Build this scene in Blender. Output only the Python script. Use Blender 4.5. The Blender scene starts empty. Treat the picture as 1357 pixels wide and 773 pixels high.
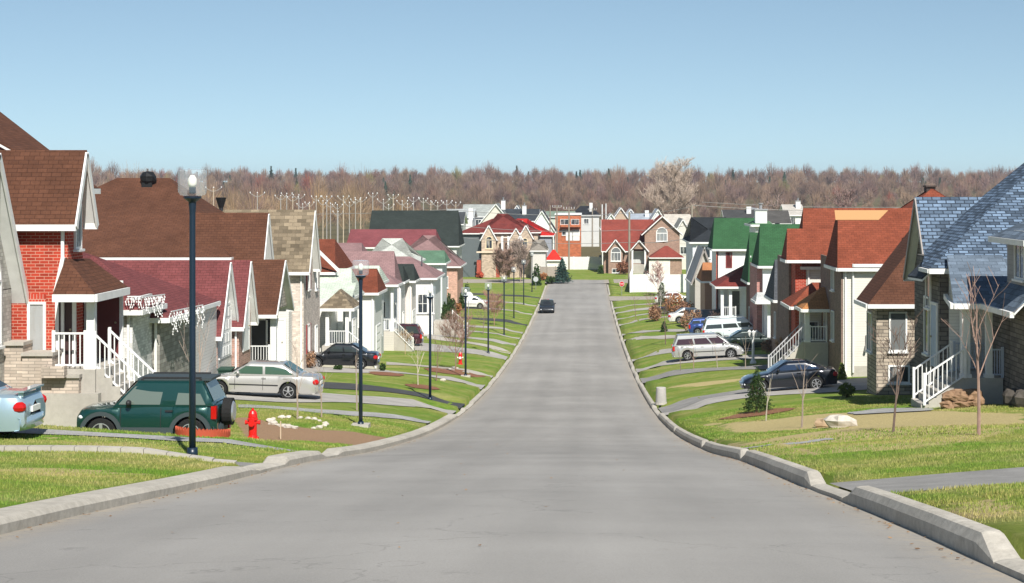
import bpy, math, random, numpy as np
R=math.radians
sc=bpy.context.scene; COL=sc.collection
# ---------------- camera, world, sun, exposure
F=2300.0; VX=775.0; VY=250.0; ZC=0.0
cam=bpy.data.objects.new("camera",bpy.data.cameras.new("camera")); COL.objects.link(cam); sc.camera=cam
cam.location=(0,0,ZC); cam.rotation_euler=(R(90),0,0)
cam.data.sensor_width=36; cam.data.lens=36*F/1357
cam.data.shift_x=(678.5-VX)/1357; cam.data.shift_y=-(386.5-VY)/1357
cam.data.clip_end=9000; cam.data.clip_start=.1
AZ,EL=R(16),R(44)      # sun: degrees to the right of straight behind the camera, height
w=bpy.data.worlds.new("World"); sc.world=w; w.use_nodes=True
nt=w.node_tree; bg=nt.nodes['Background']; sky=nt.nodes.new('ShaderNodeTexSky')
sky.sky_type='NISHITA'; sky.sun_disc=False; sky.sun_elevation=EL; sky.sun_rotation=math.pi-AZ
sky.air_density=.85; sky.dust_density=.1; sky.ozone_density=4.5; sky.altitude=1000
wb=nt.nodes.new('ShaderNodeMix'); wb.data_type='RGBA'; wb.blend_type='MULTIPLY'; wb.inputs[0].default_value=1; wb.inputs[7].default_value=(1.42,1.25,.97,1)
tc=nt.nodes.new('ShaderNodeTexCoord'); va=nt.nodes.new('ShaderNodeVectorMath'); va.inputs[1].default_value=(0,0,.07); vn=nt.nodes.new('ShaderNodeVectorMath'); vn.operation='NORMALIZE'
nt.links.new(tc.outputs['Generated'],va.inputs[0]); nt.links.new(va.outputs[0],vn.inputs[0]); nt.links.new(vn.outputs[0],sky.inputs[0])
nt.links.new(sky.outputs[0],wb.inputs[6]); nt.links.new(wb.outputs[2],bg.inputs[0]); bg.inputs[1].default_value=.085
sun=bpy.data.objects.new("sun",bpy.data.lights.new("sun",'SUN')); COL.objects.link(sun)
sun.data.energy=5.0; sun.data.angle=R(.5); sun.data.color=(1,.955,.88)
from mathutils import Vector, Matrix
sdir=Vector((math.sin(AZ)*math.cos(EL),-math.cos(AZ)*math.cos(EL),math.sin(EL)))
sun.rotation_euler=sdir.to_track_quat('Z','Y').to_euler()
vs=sc.view_settings; vs.view_transform='Standard'; vs.look='None'; vs.gamma=1; vs.exposure=.43; vs.use_curve_mapping=False
def haze():
    m=bpy.data.materials.new('air'); m.use_nodes=True; t=m.node_tree; t.nodes.remove(t.nodes['Principled BSDF'])
    v=t.nodes.new('ShaderNodeVolumePrincipled'); v.inputs['Color'].default_value=(.80,.88,1,1); v.inputs['Density'].default_value=HAZE; v.inputs['Anisotropy'].default_value=.2
    t.links.new(v.outputs[0],t.nodes['Material Output'].inputs['Volume'])
    me=bpy.data.meshes.new('haze'); x0,x1,y0,y1,z0,z1=-2700,2700,-80,3500,-19,32
    me.from_pydata([(x0,y0,z0),(x1,y0,z0),(x1,y1,z0),(x0,y1,z0),(x0,y0,z1),(x1,y0,z1),(x1,y1,z1),(x0,y1,z1)],[],[(0,3,2,1),(4,5,6,7),(0,1,5,4),(1,2,6,5),(2,3,7,6),(3,0,4,7)])
    me.materials.append(m); o=bpy.data.objects.new('haze',me); COL.objects.link(o); o['kind']='stuff'
HAZE=.00017
haze()
# ---------------- materials
def mat(name,col,rough=.8,metal=0,spec=.3,coat=0):
    m=bpy.data.materials.new(name); m.use_nodes=True; b=m.node_tree.nodes['Principled BSDF']
    b.inputs['Base Color'].default_value=(*col,1); b.inputs['Roughness'].default_value=rough; b.inputs['Metallic'].default_value=metal
    b.inputs['Specular IOR Level'].default_value=spec; b.inputs['Coat Weight'].default_value=coat
    return m
def N(m,t,**k):
    n=m.node_tree.nodes.new(t)
    for a,v in k.items(): setattr(n,a,v)
    return n
def L(m,a,b): m.node_tree.links.new(a,b)
def mixc(m,fac,a,b,mode='MIX'):
    n=N(m,'ShaderNodeMix',data_type='RGBA',blend_type=mode)
    if isinstance(fac,(int,float)): n.inputs[0].default_value=fac
    else: L(m,fac,n.inputs[0])
    for i,v in ((6,a),(7,b)):
        if isinstance(v,tuple): n.inputs[i].default_value=(*v[:3],1)
        else: L(m,v,n.inputs[i])
    return n.outputs[2]
def noise(m,vec,scale,detail=4,rough=.6):
    n=N(m,'ShaderNodeTexNoise'); n.inputs['Scale'].default_value=scale; n.inputs['Detail'].default_value=detail; n.inputs['Roughness'].default_value=rough
    if vec is not None: L(m,vec,n.inputs['Vector'])
    return n.outputs[0]
def ramp(m,fac,stops):
    n=N(m,'ShaderNodeValToRGB'); e=n.color_ramp.elements
    while len(e)<len(stops): e.new(.5)
    for i,(p,c) in enumerate(stops): e[i].position=p; e[i].color=(*(c if isinstance(c,tuple) else (c,)*3),1)
    L(m,fac,n.inputs[0]); return n.outputs[0]
def uvn(m): return N(m,'ShaderNodeTexCoord').outputs['UV']
def obn(m): return N(m,'ShaderNodeTexCoord').outputs['Object']
def wpos(m): return N(m,'ShaderNodeNewGeometry').outputs['Position']
def bsdf(m): return m.node_tree.nodes['Principled BSDF']
def bump(m,h,strength=.3,dist=.02):
    n=N(m,'ShaderNodeBump'); n.inputs['Strength'].default_value=strength; n.inputs['Distance'].default_value=dist
    L(m,h,n.inputs['Height']); L(m,n.outputs[0],bsdf(m).inputs['Normal'])
def mul(c,k): return tuple(min(1,x*k) for x in c)
_c={}
def cached(f):
    def g(*a,**k):
        key=(f.__name__,a,tuple(sorted(k.items())))
        if key not in _c: _c[key]=f(*a,**k)
        return _c[key]
    return g
def bricktex(m,c1,c2,mortar,bw,bh,ms,vec=None,off=.5):
    b=N(m,'ShaderNodeTexBrick'); L(m,vec or uvn(m),b.inputs['Vector']); b.offset=off
    for i,v in ((1,c1),(2,c2),(3,mortar)): b.inputs[i].default_value=(*v,1)
    b.inputs['Scale'].default_value=1; b.inputs['Mortar Size'].default_value=ms; b.inputs['Brick Width'].default_value=bw; b.inputs['Row Height'].default_value=bh
    b.inputs['Mortar Smooth'].default_value=.2
    return b
@cached
def shingle(col,var=.35,size=1.0,ms=.008,mk=.45):
    m=mat('asphalt_shingle',col,.9,spec=.15)
    b=bricktex(m,mul(col,1-var),mul(col,1+var),mul(col,mk),.32*size,.15*size,ms)
    n=noise(m,wpos(m),.8,5); n2=noise(m,wpos(m),14,3)
    c=mixc(m,1,b.outputs[0],ramp(m,n,[(.25,.78),(.75,1.2)]),'MULTIPLY')
    c=mixc(m,.7,c,ramp(m,n2,[(.3,.8),(.7,1.15)]),'MULTIPLY')
    L(m,c,bsdf(m).inputs[0]); bump(m,b.outputs[1],-.35,.01)
    return m
@cached
def brick(col,mortar=(.5,.42,.36),bw=.24,bh=.085,ms=.009,var=.22):
    m=mat('brick',col,.85,spec=.2)
    b=bricktex(m,mul(col,1-var),mul(col,1+var),mortar,bw,bh,ms)
    c=mixc(m,1,b.outputs[0],ramp(m,noise(m,wpos(m),1.5,4),[(.25,.82),(.75,1.12)]),'MULTIPLY')
    L(m,c,bsdf(m).inputs[0]); bump(m,b.outputs[1],-.5,.012); return m
def stone(col,mortar=(.22,.2,.18)): return brick(col,mortar,.45,.15,.014,.3)
@cached
def siding(col,h=.13):
    m=mat('lap_siding',col,.55,spec=.35)
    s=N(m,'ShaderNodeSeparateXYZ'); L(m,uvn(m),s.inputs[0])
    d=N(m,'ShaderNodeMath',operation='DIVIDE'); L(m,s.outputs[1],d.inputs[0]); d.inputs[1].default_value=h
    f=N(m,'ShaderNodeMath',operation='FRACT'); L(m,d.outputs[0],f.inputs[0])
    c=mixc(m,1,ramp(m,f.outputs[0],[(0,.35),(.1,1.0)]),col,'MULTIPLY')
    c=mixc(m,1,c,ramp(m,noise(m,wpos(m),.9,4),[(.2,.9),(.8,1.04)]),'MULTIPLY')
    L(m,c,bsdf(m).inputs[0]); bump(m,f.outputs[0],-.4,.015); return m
@cached
def paint(col,rough=.5,spec=.4,metal=0.0):
    m=mat('paint',col,rough,metal,spec)
    L(m,mixc(m,1,ramp(m,noise(m,wpos(m),2.5,5),[(.3,.88),(.7,1.04)]),col,'MULTIPLY'),bsdf(m).inputs[0]); return m
@cached
def plainm(name,col,rough=.8,spec=.3,metal=0.0,coat=0.0): return mat(name,col,rough,metal,spec,coat)
@cached
def rough_ground(name,c1,c2,scale,rough=.95,bs=.3):
    m=mat(name,c1,rough,spec=.15)
    a=noise(m,wpos(m),scale,8,.75); b_=noise(m,wpos(m),scale*.06,4)
    c=mixc(m,ramp(m,a,[(.3,0.),(.7,1.)]),c1,c2); c=mixc(m,1,c,ramp(m,b_,[(.3,.82),(.7,1.12)]),'MULTIPLY')
    L(m,c,bsdf(m).inputs[0]); bump(m,a,bs,.03); return m
@cached
def foliage(c1,c2,trans=0.0):
    m=mat('foliage',c1,.7,spec=.2)
    g=N(m,'ShaderNodeNewGeometry'); L(m,mixc(m,g.outputs['Random Per Island'],c1,c2),bsdf(m).inputs[0]); return m
@cached
def bark(col):
    m=mat('bark',col,.9,spec=.15)
    L(m,mixc(m,noise(m,wpos(m),9,5),mul(col,.55),mul(col,1.4)),bsdf(m).inputs[0]); return m
WHITE=lambda: paint((.78,.78,.76)); GLASSW=None
@cached
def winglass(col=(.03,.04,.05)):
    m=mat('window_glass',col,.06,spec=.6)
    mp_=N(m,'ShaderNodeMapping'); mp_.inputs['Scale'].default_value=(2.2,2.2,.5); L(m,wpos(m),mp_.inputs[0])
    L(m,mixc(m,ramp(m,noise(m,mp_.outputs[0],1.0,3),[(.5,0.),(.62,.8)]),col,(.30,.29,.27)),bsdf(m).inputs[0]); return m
@cached
def carglass(col): return mat('car_glass',col,.05,spec=.7)
CONC=lambda: rough_ground('concrete',(.40,.375,.33),(.50,.47,.42),6,.9,.15)
# ---------------- terrain functions
TY=[-60,0,17,26,35,46.5,66,84,106,128,150,181,215,233,260,300,520,800,1050,1300,1700,3500]
TZ=[5,-1.55,-3.34,-4.43,-5.5,-7.0,-9.15,-10.65,-11.95,-12.9,-13.6,-14.2,-14.5,-14.55,-14.35,-14.1,-14.2,-9,-3,3,6,8]
_m=[0]*len(TY)
for i in range(1,len(TY)-1):
    a=(TZ[i]-TZ[i-1])/(TY[i]-TY[i-1]); b=(TZ[i+1]-TZ[i])/(TY[i+1]-TY[i]); _m[i]=0 if a*b<=0 else 2*a*b/(a+b)
_m[0]=-.11; _m[1]=-.11
def zr(y):
    i=0
    while i<len(TY)-2 and y>TY[i+1]: i+=1
    h=TY[i+1]-TY[i]; t=min(1,max(0,(y-TY[i])/h))
    return (2*t**3-3*t*t+1)*TZ[i]+(t**3-2*t*t+t)*h*_m[i]+(-2*t**3+3*t*t)*TZ[i+1]+(t**3-t*t)*h*_m[i+1]
XL,XR=-5.6,3.24
RD=[(77,83.5),(106,111),(117,121),(129,132),(155,158),(163,166),(178,181),(188,190),(198,201),(208,211)]
LD=[(77,81),(83,87),(100,104.5),(111.5,113.5),(131,135),(138.5,140.5),(149,152),(158,160.5),(166,169),(178,181),(196,199),(212,215),(228,231)]
CUT={-1:[(30.7,32.5),(38.0,39.2)]+LD,1:[(8,13.9),(21.6,25.0)]+RD}
def rise(x,y):
    if y>258: 
        return .1
    if x<XL: d=XL-x; A=np.interp(y,[0,30,33,37,39.3,41,43,48,54,60,90,98,107,134,200,250],[.4,.4,.3,.35,.75,.75,.36,.4,.85,1.15,1.4,1.65,.95,.95,.9,.3])
    elif x>XR: d=x-XR; A=np.interp(y,[0,24,40,55,110,122,130,180,222,226],[.3,.36,.85,1.2,1.3,1.5,1.95,1.2,.5,.05])
    else: return 0
    k=min(1,(258-y)/8); f=1
    for a_,b_ in CUT[-1 if x<0 else 1]:
        if a_-.7<y<b_+.7 and d<2.2:
            e=max(0,1-max(0,a_-y,y-b_)/.7); f=1-e*(1-min(1,max(0,(d-.4)/1.8)))
    return (k*(A*(1-math.exp(-d/5)))+.11)*f+(1-f)*.035
def G(x,y): return zr(y)+rise(x,y)+(.03*math.sin(x*.9+y*.5)+.03*math.sin(y*.83-x*.3) if (x<XL-1 or x>XR+1) and y<250 else 0)
def U(px,y): return (px-VX)/F*y
def V(py,y): return ZC-(py-VY)/F*y
def hit(px,py,y0=14,road=False):
    y=y0; k=(px-VX)/F; v=(py-VY)/F
    while y<600:
        x=k*y
        if (zr(y) if road else G(x,y))>=ZC-v*y: break
        y+=.1 if y<120 else .3
    return (k*y,y,G(k*y,y))
# ---------------- mesh builder
ROOT={}
class MB:
    def __init__(s): s.v=[]; s.f=[]
    def add(s,vs,fs):
        n=len(s.v); s.v+= [tuple(v) for v in vs]; s.f+=[tuple(i+n for i in f) for f in fs]; return s
    def poly(s,pts): return s.add(pts,[range(len(pts))])
    def box(s,x0,x1,y0,y1,z0,z1):
        x0,x1=min(x0,x1),max(x0,x1); y0,y1=min(y0,y1),max(y0,y1); z0,z1=min(z0,z1),max(z0,z1)
        return s.add([(x0,y0,z0),(x1,y0,z0),(x1,y1,z0),(x0,y1,z0),(x0,y0,z1),(x1,y0,z1),(x1,y1,z1),(x0,y1,z1)],
          [(0,3,2,1),(4,5,6,7),(0,1,5,4),(1,2,6,5),(2,3,7,6),(3,0,4,7)])
    def slab(s,pts,t,n=None):
        k=len(pts); low=[(p[0],p[1],p[2]-t) for p in pts] if n is None else [tuple(Vector(p)-Vector(n)*t) for p in pts]
        return s.add(list(pts)+low,[tuple(range(k)),tuple(range(2*k-1,k-1,-1))]+[((i+1)%k,i,k+i,k+(i+1)%k) for i in range(k)])
    def beam(s,a,b,w,h=None):
        h=h or w; a,b=Vector(a),Vector(b); d=(b-a).normalized()
        up=Vector((0,0,1)) if abs(d.z)<.95 else Vector((0,1,0)); sd=d.cross(up).normalized(); u=sd.cross(d)
        P=[p+sd*i*w/2+u*j*h/2 for p in (a,b) for i,j in ((-1,-1),(1,-1),(1,1),(-1,1))]
        return s.add(P,[(0,3,2,1),(4,5,6,7),(0,1,5,4),(1,2,6,5),(2,3,7,6),(3,0,4,7)])
    def tube(s,pts,rs,n=6,cap=True):
        rings=[]; base=len(s.v)
        for i,p in enumerate(pts):
            p=Vector(p); a=Vector(pts[max(0,i-1)]); b=Vector(pts[min(len(pts)-1,i+1)]); d=(b-a).normalized()
            up=Vector((0,0,1)) if abs(d.z)<.9 else Vector((1,0,0)); x=d.cross(up).normalized(); y=d.cross(x)
            r=rs[i] if isinstance(rs,(list,tuple)) else rs
            for k in range(n):
                t=2*math.pi*k/n; s.v.append(tuple(p+x*r*math.cos(t)+y*r*math.sin(t)))
        for i in range(len(pts)-1):
            for k in range(n):
                q=base+i*n; s.f.append((q+k,q+n+k,q+n+(k+1)%n,q+(k+1)%n))
        if cap: s.f.append(tuple(base+k for k in range(n))); s.f.append(tuple(base+(len(pts)-1)*n+k for k in reversed(range(n))))
        return s
    def lathe(s,c,prof,n=16,axis='z'):
        base=len(s.v)
        for r,z in prof:
            for k in range(n):
                t=2*math.pi*k/n; a,b=r*math.cos(t),r*math.sin(t)
                s.v.append((c[0]+a,c[1]+b,c[2]+z) if axis=='z' else (c[0]+a,c[1]+z,c[2]+b))
        for i in range(len(prof)-1):
            for k in range(n):
                q=base+i*n; f=(q+k,q+(k+1)%n,q+n+(k+1)%n,q+n+k); s.f.append(f if axis=='z' else f[::-1])
        s.f.append(tuple(base+k for k in reversed(range(n)))); s.f.append(tuple(base+(len(prof)-1)*n+k for k in range(n)))
        return s
    def blob(s,c,r,seed=0,n=8,m=5,j=.25):
        rd=random.Random(seed); base=len(s.v); rx,ry,rz=r
        for i in range(m+1):
            ph=math.pi*i/m
            for k in range(n):
                t=2*math.pi*k/n; q=1+rd.uniform(-j,j) if 0<i<m else 1
                s.v.append((c[0]+rx*q*math.sin(ph)*math.cos(t),c[1]+ry*q*math.sin(ph)*math.sin(t),c[2]+rz*q*math.cos(ph)))
        for i in range(m):
            for k in range(n):
                q=base+i*n; s.f.append((q+k,q+n+k,q+n+(k+1)%n,q+(k+1)%n))
        return s
    def build(s,name,m,parent=None,smooth=False,uv=True):
        off=Vector((0,0,0))
        if parent is not None:
            r=parent
            while r.parent: r=r.parent
            off=Vector(r.location)
        me=bpy.data.meshes.new(name); vs=[(a-off.x,b-off.y,c-off.z) for a,b,c in s.v]
        me.from_pydata(vs,[],s.f); me.materials.append(m)
        if smooth:
            me.polygons.foreach_set('use_smooth',[True]*len(me.polygons))
        if uv and len(me.polygons)<4000:
            u=me.uv_layers.new(name='UVMap'); d=u.data
            for p in me.polygons:
                n=p.normal
                if abs(n.z)>.97: ax,ay=Vector((1,0,0)),Vector((0,1,0))
                else: ax=Vector((-n.y,n.x,0)).normalized(); ay=n.cross(ax)
                for li in p.loop_indices:
                    q=Vector(s.v[me.loops[li].vertex_index]); d[li].uv=(q.dot(ax),q.dot(ay))
        o=bpy.data.objects.new(name,me); COL.objects.link(o)
        if parent is not None: o.parent=parent
        return o
def tag(o,label=None,cat=None,group=None,kind=None):
    if label: o['label']=label
    if cat: o['category']=cat
    if group: o['group']=group
    if kind: o['kind']=kind
    return o
def E(name,loc,label,cat,group=None):
    o=bpy.data.objects.new(name,None); COL.objects.link(o); o.location=loc; o.empty_display_size=.3
    return tag(o,label,cat,group)
def copy_tree(o,parent=None):
    c=o.copy(); COL.objects.link(c); c.parent=parent
    for ch in o.children: copy_tree(ch,c)
    return c
bevel_cache={}
def soft(o,w=.02,seg=2):
    b=o.modifiers.new('Bevel','BEVEL'); b.width=w; b.segments=seg; b.limit_method='ANGLE'; b.angle_limit=R(35); return o
# ---------------- ground sheet
def grid(name,xs,ys,zf,m,kind='structure',attrs=None):
    vs=[(x,y,zf(x,y)) for y in ys for x in xs]; nx=len(xs)
    fs=[(j*nx+i,j*nx+i+1,(j+1)*nx+i+1,(j+1)*nx+i) for j in range(len(ys)-1) for i in range(nx-1)]
    me=bpy.data.meshes.new(name); me.from_pydata(vs,[],fs); me.materials.append(m)
    me.polygons.foreach_set('use_smooth',[True]*len(fs))
    for an,af in (attrs or {}).items():
        a=me.color_attributes.new(an,'FLOAT_COLOR','POINT'); 
        a.data.foreach_set('color',np.array([af(x,y) for x,y,z in vs],dtype=np.float32).ravel())
    o=bpy.data.objects.new(name,me); COL.objects.link(o); o['kind']=kind; return o
def inpoly(x,y,P):
    c=False; n=len(P)
    for i in range(n):
        a,b=P[i],P[(i+1)%n]
        if (a[1]>y)!=(b[1]>y) and x<(b[0]-a[0])*(y-a[1])/(b[1]-a[1])+a[0]: c=not c
    return c
def pxpoly(L_): return [hit(a,b)[:2] for a,b in L_]
DIRT=[pxpoly([(306,552),(345,556),(420,570),(500,578),(562,588),(572,598),(480,592),(400,585),(350,584),(318,570)])]
STRAW=[pxpoly(p) for p in [
 [(990,590),(1060,575),(1150,563),(1250,557),(1357,556),(1357,570),(1200,596),(1080,604),(1000,606),(940,598)],
 [(900,585),(960,583),(1010,586),(1000,598),(930,592)],
 [(900,556),(1000,560),(1100,548),(1200,545),(1300,548),(1357,546),(1357,556),(1150,566),(1000,574)],
 [(0,640),(60,650),(90,665),(0,690)],[(20,615),(110,622),(200,628),(120,634),(0,626)],
 [(40,575),(130,586),(250,592),(200,600),(80,590)],[(860,500),(940,497),(1000,500),(940,512),(880,515)],
 [(1120,645),(1200,665),(1357,660),(1357,690),(1260,690)]]]
ISDIRT=lambda x,y:any(inpoly(x,y,p) for p in DIRT)
ISSTRAW=lambda x,y:any(inpoly(x,y,p) for p in STRAW)
def cover(x,y):
    far=1. if (y>330 or abs(x)>45 and y>60) else 0.
    if abs(x)>24 or y>95: return (0.,0.,far,1.)
    J=((0,0),(-.5,.35),(.5,-.35),(-.3,-.9),(.3,.9)); return (sum(ISSTRAW(x+i,y+j) for i,j in J)/5., sum(ISDIRT(x+i*.5,y+j*.5) for i,j in J)/5., far,1.)
gm=mat('lawn',(.1,.15,.03),.95,spec=.1)
at=N(gm,'ShaderNodeVertexColor',layer_name='cover'); sp=N(gm,'ShaderNodeSeparateColor'); L(gm,at.outputs[0],sp.inputs[0])
P_=wpos(gm); n1=noise(gm,P_,.35,5); n2=noise(gm,P_,22,6,.8); n3=noise(gm,P_,3,5,.7)
mpn=N(gm,'ShaderNodeMapping'); mpn.inputs['Scale'].default_value=(.25,1.0,.3); L(gm,P_,mpn.inputs[0]); n4=noise(gm,mpn.outputs[0],.55,4,.6)
fresh=mixc(gm,ramp(gm,n3,[(.3,0.),(.7,1.)]),(.085,.185,.018),(.16,.25,.033))
olive=mixc(gm,ramp(gm,n3,[(.3,0.),(.7,1.)]),(.17,.22,.035),(.28,.28,.075))
straw=mixc(gm,ramp(gm,n2,[(.3,0.),(.7,1.)]),(.36,.29,.125),(.52,.43,.22))
g1=mixc(gm,ramp(gm,n4,[(.36,0.),(.66,1.)]),fresh,olive)
def noisy(src,w=.5):
    a=N(gm,'ShaderNodeMath',operation='MULTIPLY_ADD'); L(gm,n3,a.inputs[0]); a.inputs[1].default_value=w; L(gm,src,a.inputs[2])
    return ramp(gm,a.outputs[0],[(.5+w*.45,0.),(.5+w*.75,1.)])
g1=mixc(gm,ramp(gm,noise(gm,P_,.5,4,.7),[(.48,0.),(.68,.4)]),g1,straw)
g2=mixc(gm,noisy(sp.outputs[0],.9),g1,straw)
dirt=mixc(gm,n2,(.22,.13,.075),(.40,.27,.17)); g3=mixc(gm,noisy(sp.outputs[1],.5),g2,dirt)
farc=mixc(gm,n1,(.10,.08,.045),(.15,.13,.06)); g4=mixc(gm,sp.outputs[2],g3,farc)
g5=mixc(gm,1,g4,ramp(gm,n2,[(.25,.62),(.75,1.35)]),'MULTIPLY')
L(gm,g5,bsdf(gm).inputs[0]); bump(gm,n2,.6,.05)
xs=sorted(set([-2600,-1600,-1000,-600,-400,-250,-160,-100,-70,-50,-40]+[-34+.0+i*.5 for i in range(53)]+[-7.5,-7,-6.5,-6.05,-5.98,3.62,3.7,4.2,4.7]+[5+i*.5 for i in range(46)]+[30,34,40,50,70,100,160,250,400,600,1000,1600,2600]))
ys=sorted(set([-60,-30,-10,0,6,10]+[12+i*.5 for i in range(176)]+[100+i*1.2 for i in range(142)]+[272,280,290,300,320,340,370,400,450]+[500+i*50 for i in range(26)]+[2000,2600,3400]))
def gz(x,y):
    if -5.99<x<3.63 and y<272: return zr(y)-.12
    if y>=222 and y<=236 and 3<x<60: return zr(y)-.06+.0
    return G(x,y)
grid('ground',xs,ys,gz,gm,attrs={'cover':cover})
# ---------------- road
rm=mat('road_asphalt',(.2,.2,.2),.85,spec=.25); P_=wpos(rm)
mp=N(rm,'ShaderNodeMapping'); mp.inputs['Scale'].default_value=(.9,.07,.9); L(rm,P_,mp.inputs[0])
a=noise(rm,mp.outputs[0],1.1,5); b=noise(rm,P_,60,5,.8); c=noise(rm,P_,.12,4)
mp2=N(rm,'ShaderNodeMapping'); mp2.inputs['Scale'].default_value=(.12,.5,.9); L(rm,P_,mp2.inputs[0]); d=noise(rm,mp2.outputs[0],.7,4)
col=mixc(rm,ramp(rm,a,[(.3,0.),(.7,1.)]),(.285,.272,.252),(.325,.31,.288)); col=mixc(rm,1,col,ramp(rm,b,[(.25,.78),(.75,1.22)]),'MULTIPLY')
col=mixc(rm,1,col,ramp(rm,c,[(.35,.86),(.65,1.08)]),'MULTIPLY'); col=mixc(rm,.2,col,ramp(rm,d,[(.36,.84),(.6,1.06)]),'MULTIPLY')
vo=N(rm,'ShaderNodeTexVoronoi',feature='DISTANCE_TO_EDGE'); vo.inputs['Scale'].default_value=.16; 
wp=N(rm,'ShaderNodeVectorMath',operation='ADD'); sc2=N(rm,'ShaderNodeVectorMath',operation='SCALE'); nn=N(rm,'ShaderNodeTexNoise'); nn.inputs['Scale'].default_value=.8; nn.inputs['Detail'].default_value=5
L(rm,P_,nn.inputs['Vector']); L(rm,nn.outputs['Color'],sc2.inputs[0]); sc2.inputs['Scale'].default_value=2.5; L(rm,P_,wp.inputs[0]); L(rm,sc2.outputs[0],wp.inputs[1]); L(rm,wp.outputs[0],vo.inputs['Vector'])
col=mixc(rm,1,col,ramp(rm,vo.outputs[0],[(0.,.78),(.003,1.)]),'MULTIPLY')
sx=N(rm,'ShaderNodeSeparateXYZ'); L(rm,P_,sx.inputs[0])
mr=N(rm,'ShaderNodeMapRange'); L(rm,sx.outputs[0],mr.inputs[0]); mr.inputs[1].default_value=-5.6; mr.inputs[2].default_value=3.24
lane=ramp(rm,mr.outputs[0],[(0,.97),(.12,1.03),(.19,.93),(.28,1.02),(.36,.93),(.45,1.0),(.52,1.03),(.60,.93),(.69,1.02),(.78,.93),(.88,1.03),(1.,.97)])
col=mixc(rm,.75,col,lane,'MULTIPLY')
edge=ramp(rm,mr.outputs[0],[(0,1.),(.035,.35),(.07,0.),(.93,0.),(.965,.35),(1.,1.)]); gn=noise(rm,P_,5,5,.8)
em=N(rm,'ShaderNodeMath',operation='MULTIPLY'); L(rm,edge,em.inputs[0]); L(rm,ramp(rm,gn,[(.35,0.),(.65,1.)]),em.inputs[1])
col=mixc(rm,em.outputs[0],col,(.40,.34,.26))
pn=noise(rm,P_,1.3,6,.75); col=mixc(rm,1,col,ramp(rm,pn,[(.30,.80),(.40,1.0)]),'MULTIPLY')
L(rm,col,bsdf(rm).inputs[0]); bump(rm,b,.25,.01)
XS=[-5.62+i*(8.88/12) for i in range(13)]; YS=[4+i*1.0 for i in range(275)]
crown=lambda x:-.0026*(x+1.18)**2
grid('road',XS,[-20,0]+YS,lambda x,y: zr(y)+crown(x)+.03,rm)
grid('side_street',[3.2+i*1.6 for i in range(36)],[224.5,226,228,230,232,234],lambda x,y:zr(y)+.022,rm)
grid('cross_street',[-70+i*2.5 for i in range(64)],[261.5,264,266,268,270.5],lambda x,y:zr(y)+(.12 if not -5.7<x<3.3 else .034),rm)
# ---------------- kerbs
cm=rough_ground('kerb_concrete',(.36,.33,.28),(.56,.52,.45),7,.9,.4)
def kerb(side,y0,y1,h=.16,ramp0=.9,ramp1=.9,w=.24,low=.03):
    m=MB(); x=XL if side<0 else XR; n=max(6,int((y1-y0)/1.2)); ys_=sorted(set([y0+(y1-y0)*i/n for i in range(n+1)]+[y0+ramp0,y1-ramp1]))
    R_=[]
    for y in ys_:
        k=min(1,(y-y0)/ramp0 if ramp0 else 1,(y1-y)/ramp1 if ramp1 else 1); hh=low+(h-low)*max(0,k); z=zr(y)
        wob=.008*math.sin(y*3.1)
        pr=[(0,-.08),(0.0,hh*.55),(.05,hh*.96),(.09,hh+.005),(w-.04,hh+.012),(w,hh-.02),(w,-.15)]
        R_.append([(x+(side*(a+wob)),y,z+b+.01) for a,b in pr])
    k=len(R_[0]); vs=[p for r in R_ for p in r]
    fs=[(i*k+j,i*k+j+1,(i+1)*k+j+1,(i+1)*k+j) if side<0 else (i*k+j,(i+1)*k+j,(i+1)*k+j+1,i*k+j+1) for i in range(len(R_)-1) for j in range(k-1)]
    fs+= [tuple(range(k))[::-1 if side<0 else 1],tuple(range((len(R_)-1)*k,len(R_)*k))[::1 if side<0 else -1]]
    o=m.add(vs,fs).build('kerb',cm,smooth=False); o['kind']='structure'; return o
def kerb_run(side,segs,y0,y1,h=.16):
    y=y0
    for a,b in segs:
        kerb(side,y,a,h); kerb(side,a,b,.045,0,0); y=b
    kerb(side,y,y1,h)
for a,b,h in ((9.0,13.7,.04),(13.7,21.8,.195),(21.8,24.9,.04),(24.9,36,.2),(36,48,.19),(48,63,.19),(63,77,.18)): kerb(1,a+.02,b,h,.7 if h>.1 else 0,.7 if h>.1 else 0)
kerb_run(1,[(a,b) for a,b in RD][0:],77.02 if False else 76.99,222,.15)
kerb(1,238,258,.14)
kerb(-1,9,30,.12,.9,.9,.5); kerb(-1,30,32.4,.04,0,0,.5); kerb(-1,32.4,37.6,.15,.6,.6,.45); kerb(-1,37.6,39.4,.03,0,0,.45); kerb(-1,39.4,77,.14,.9,.9,.42); 
kerb_run(-1,LD,77-.02,256,.13)
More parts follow.
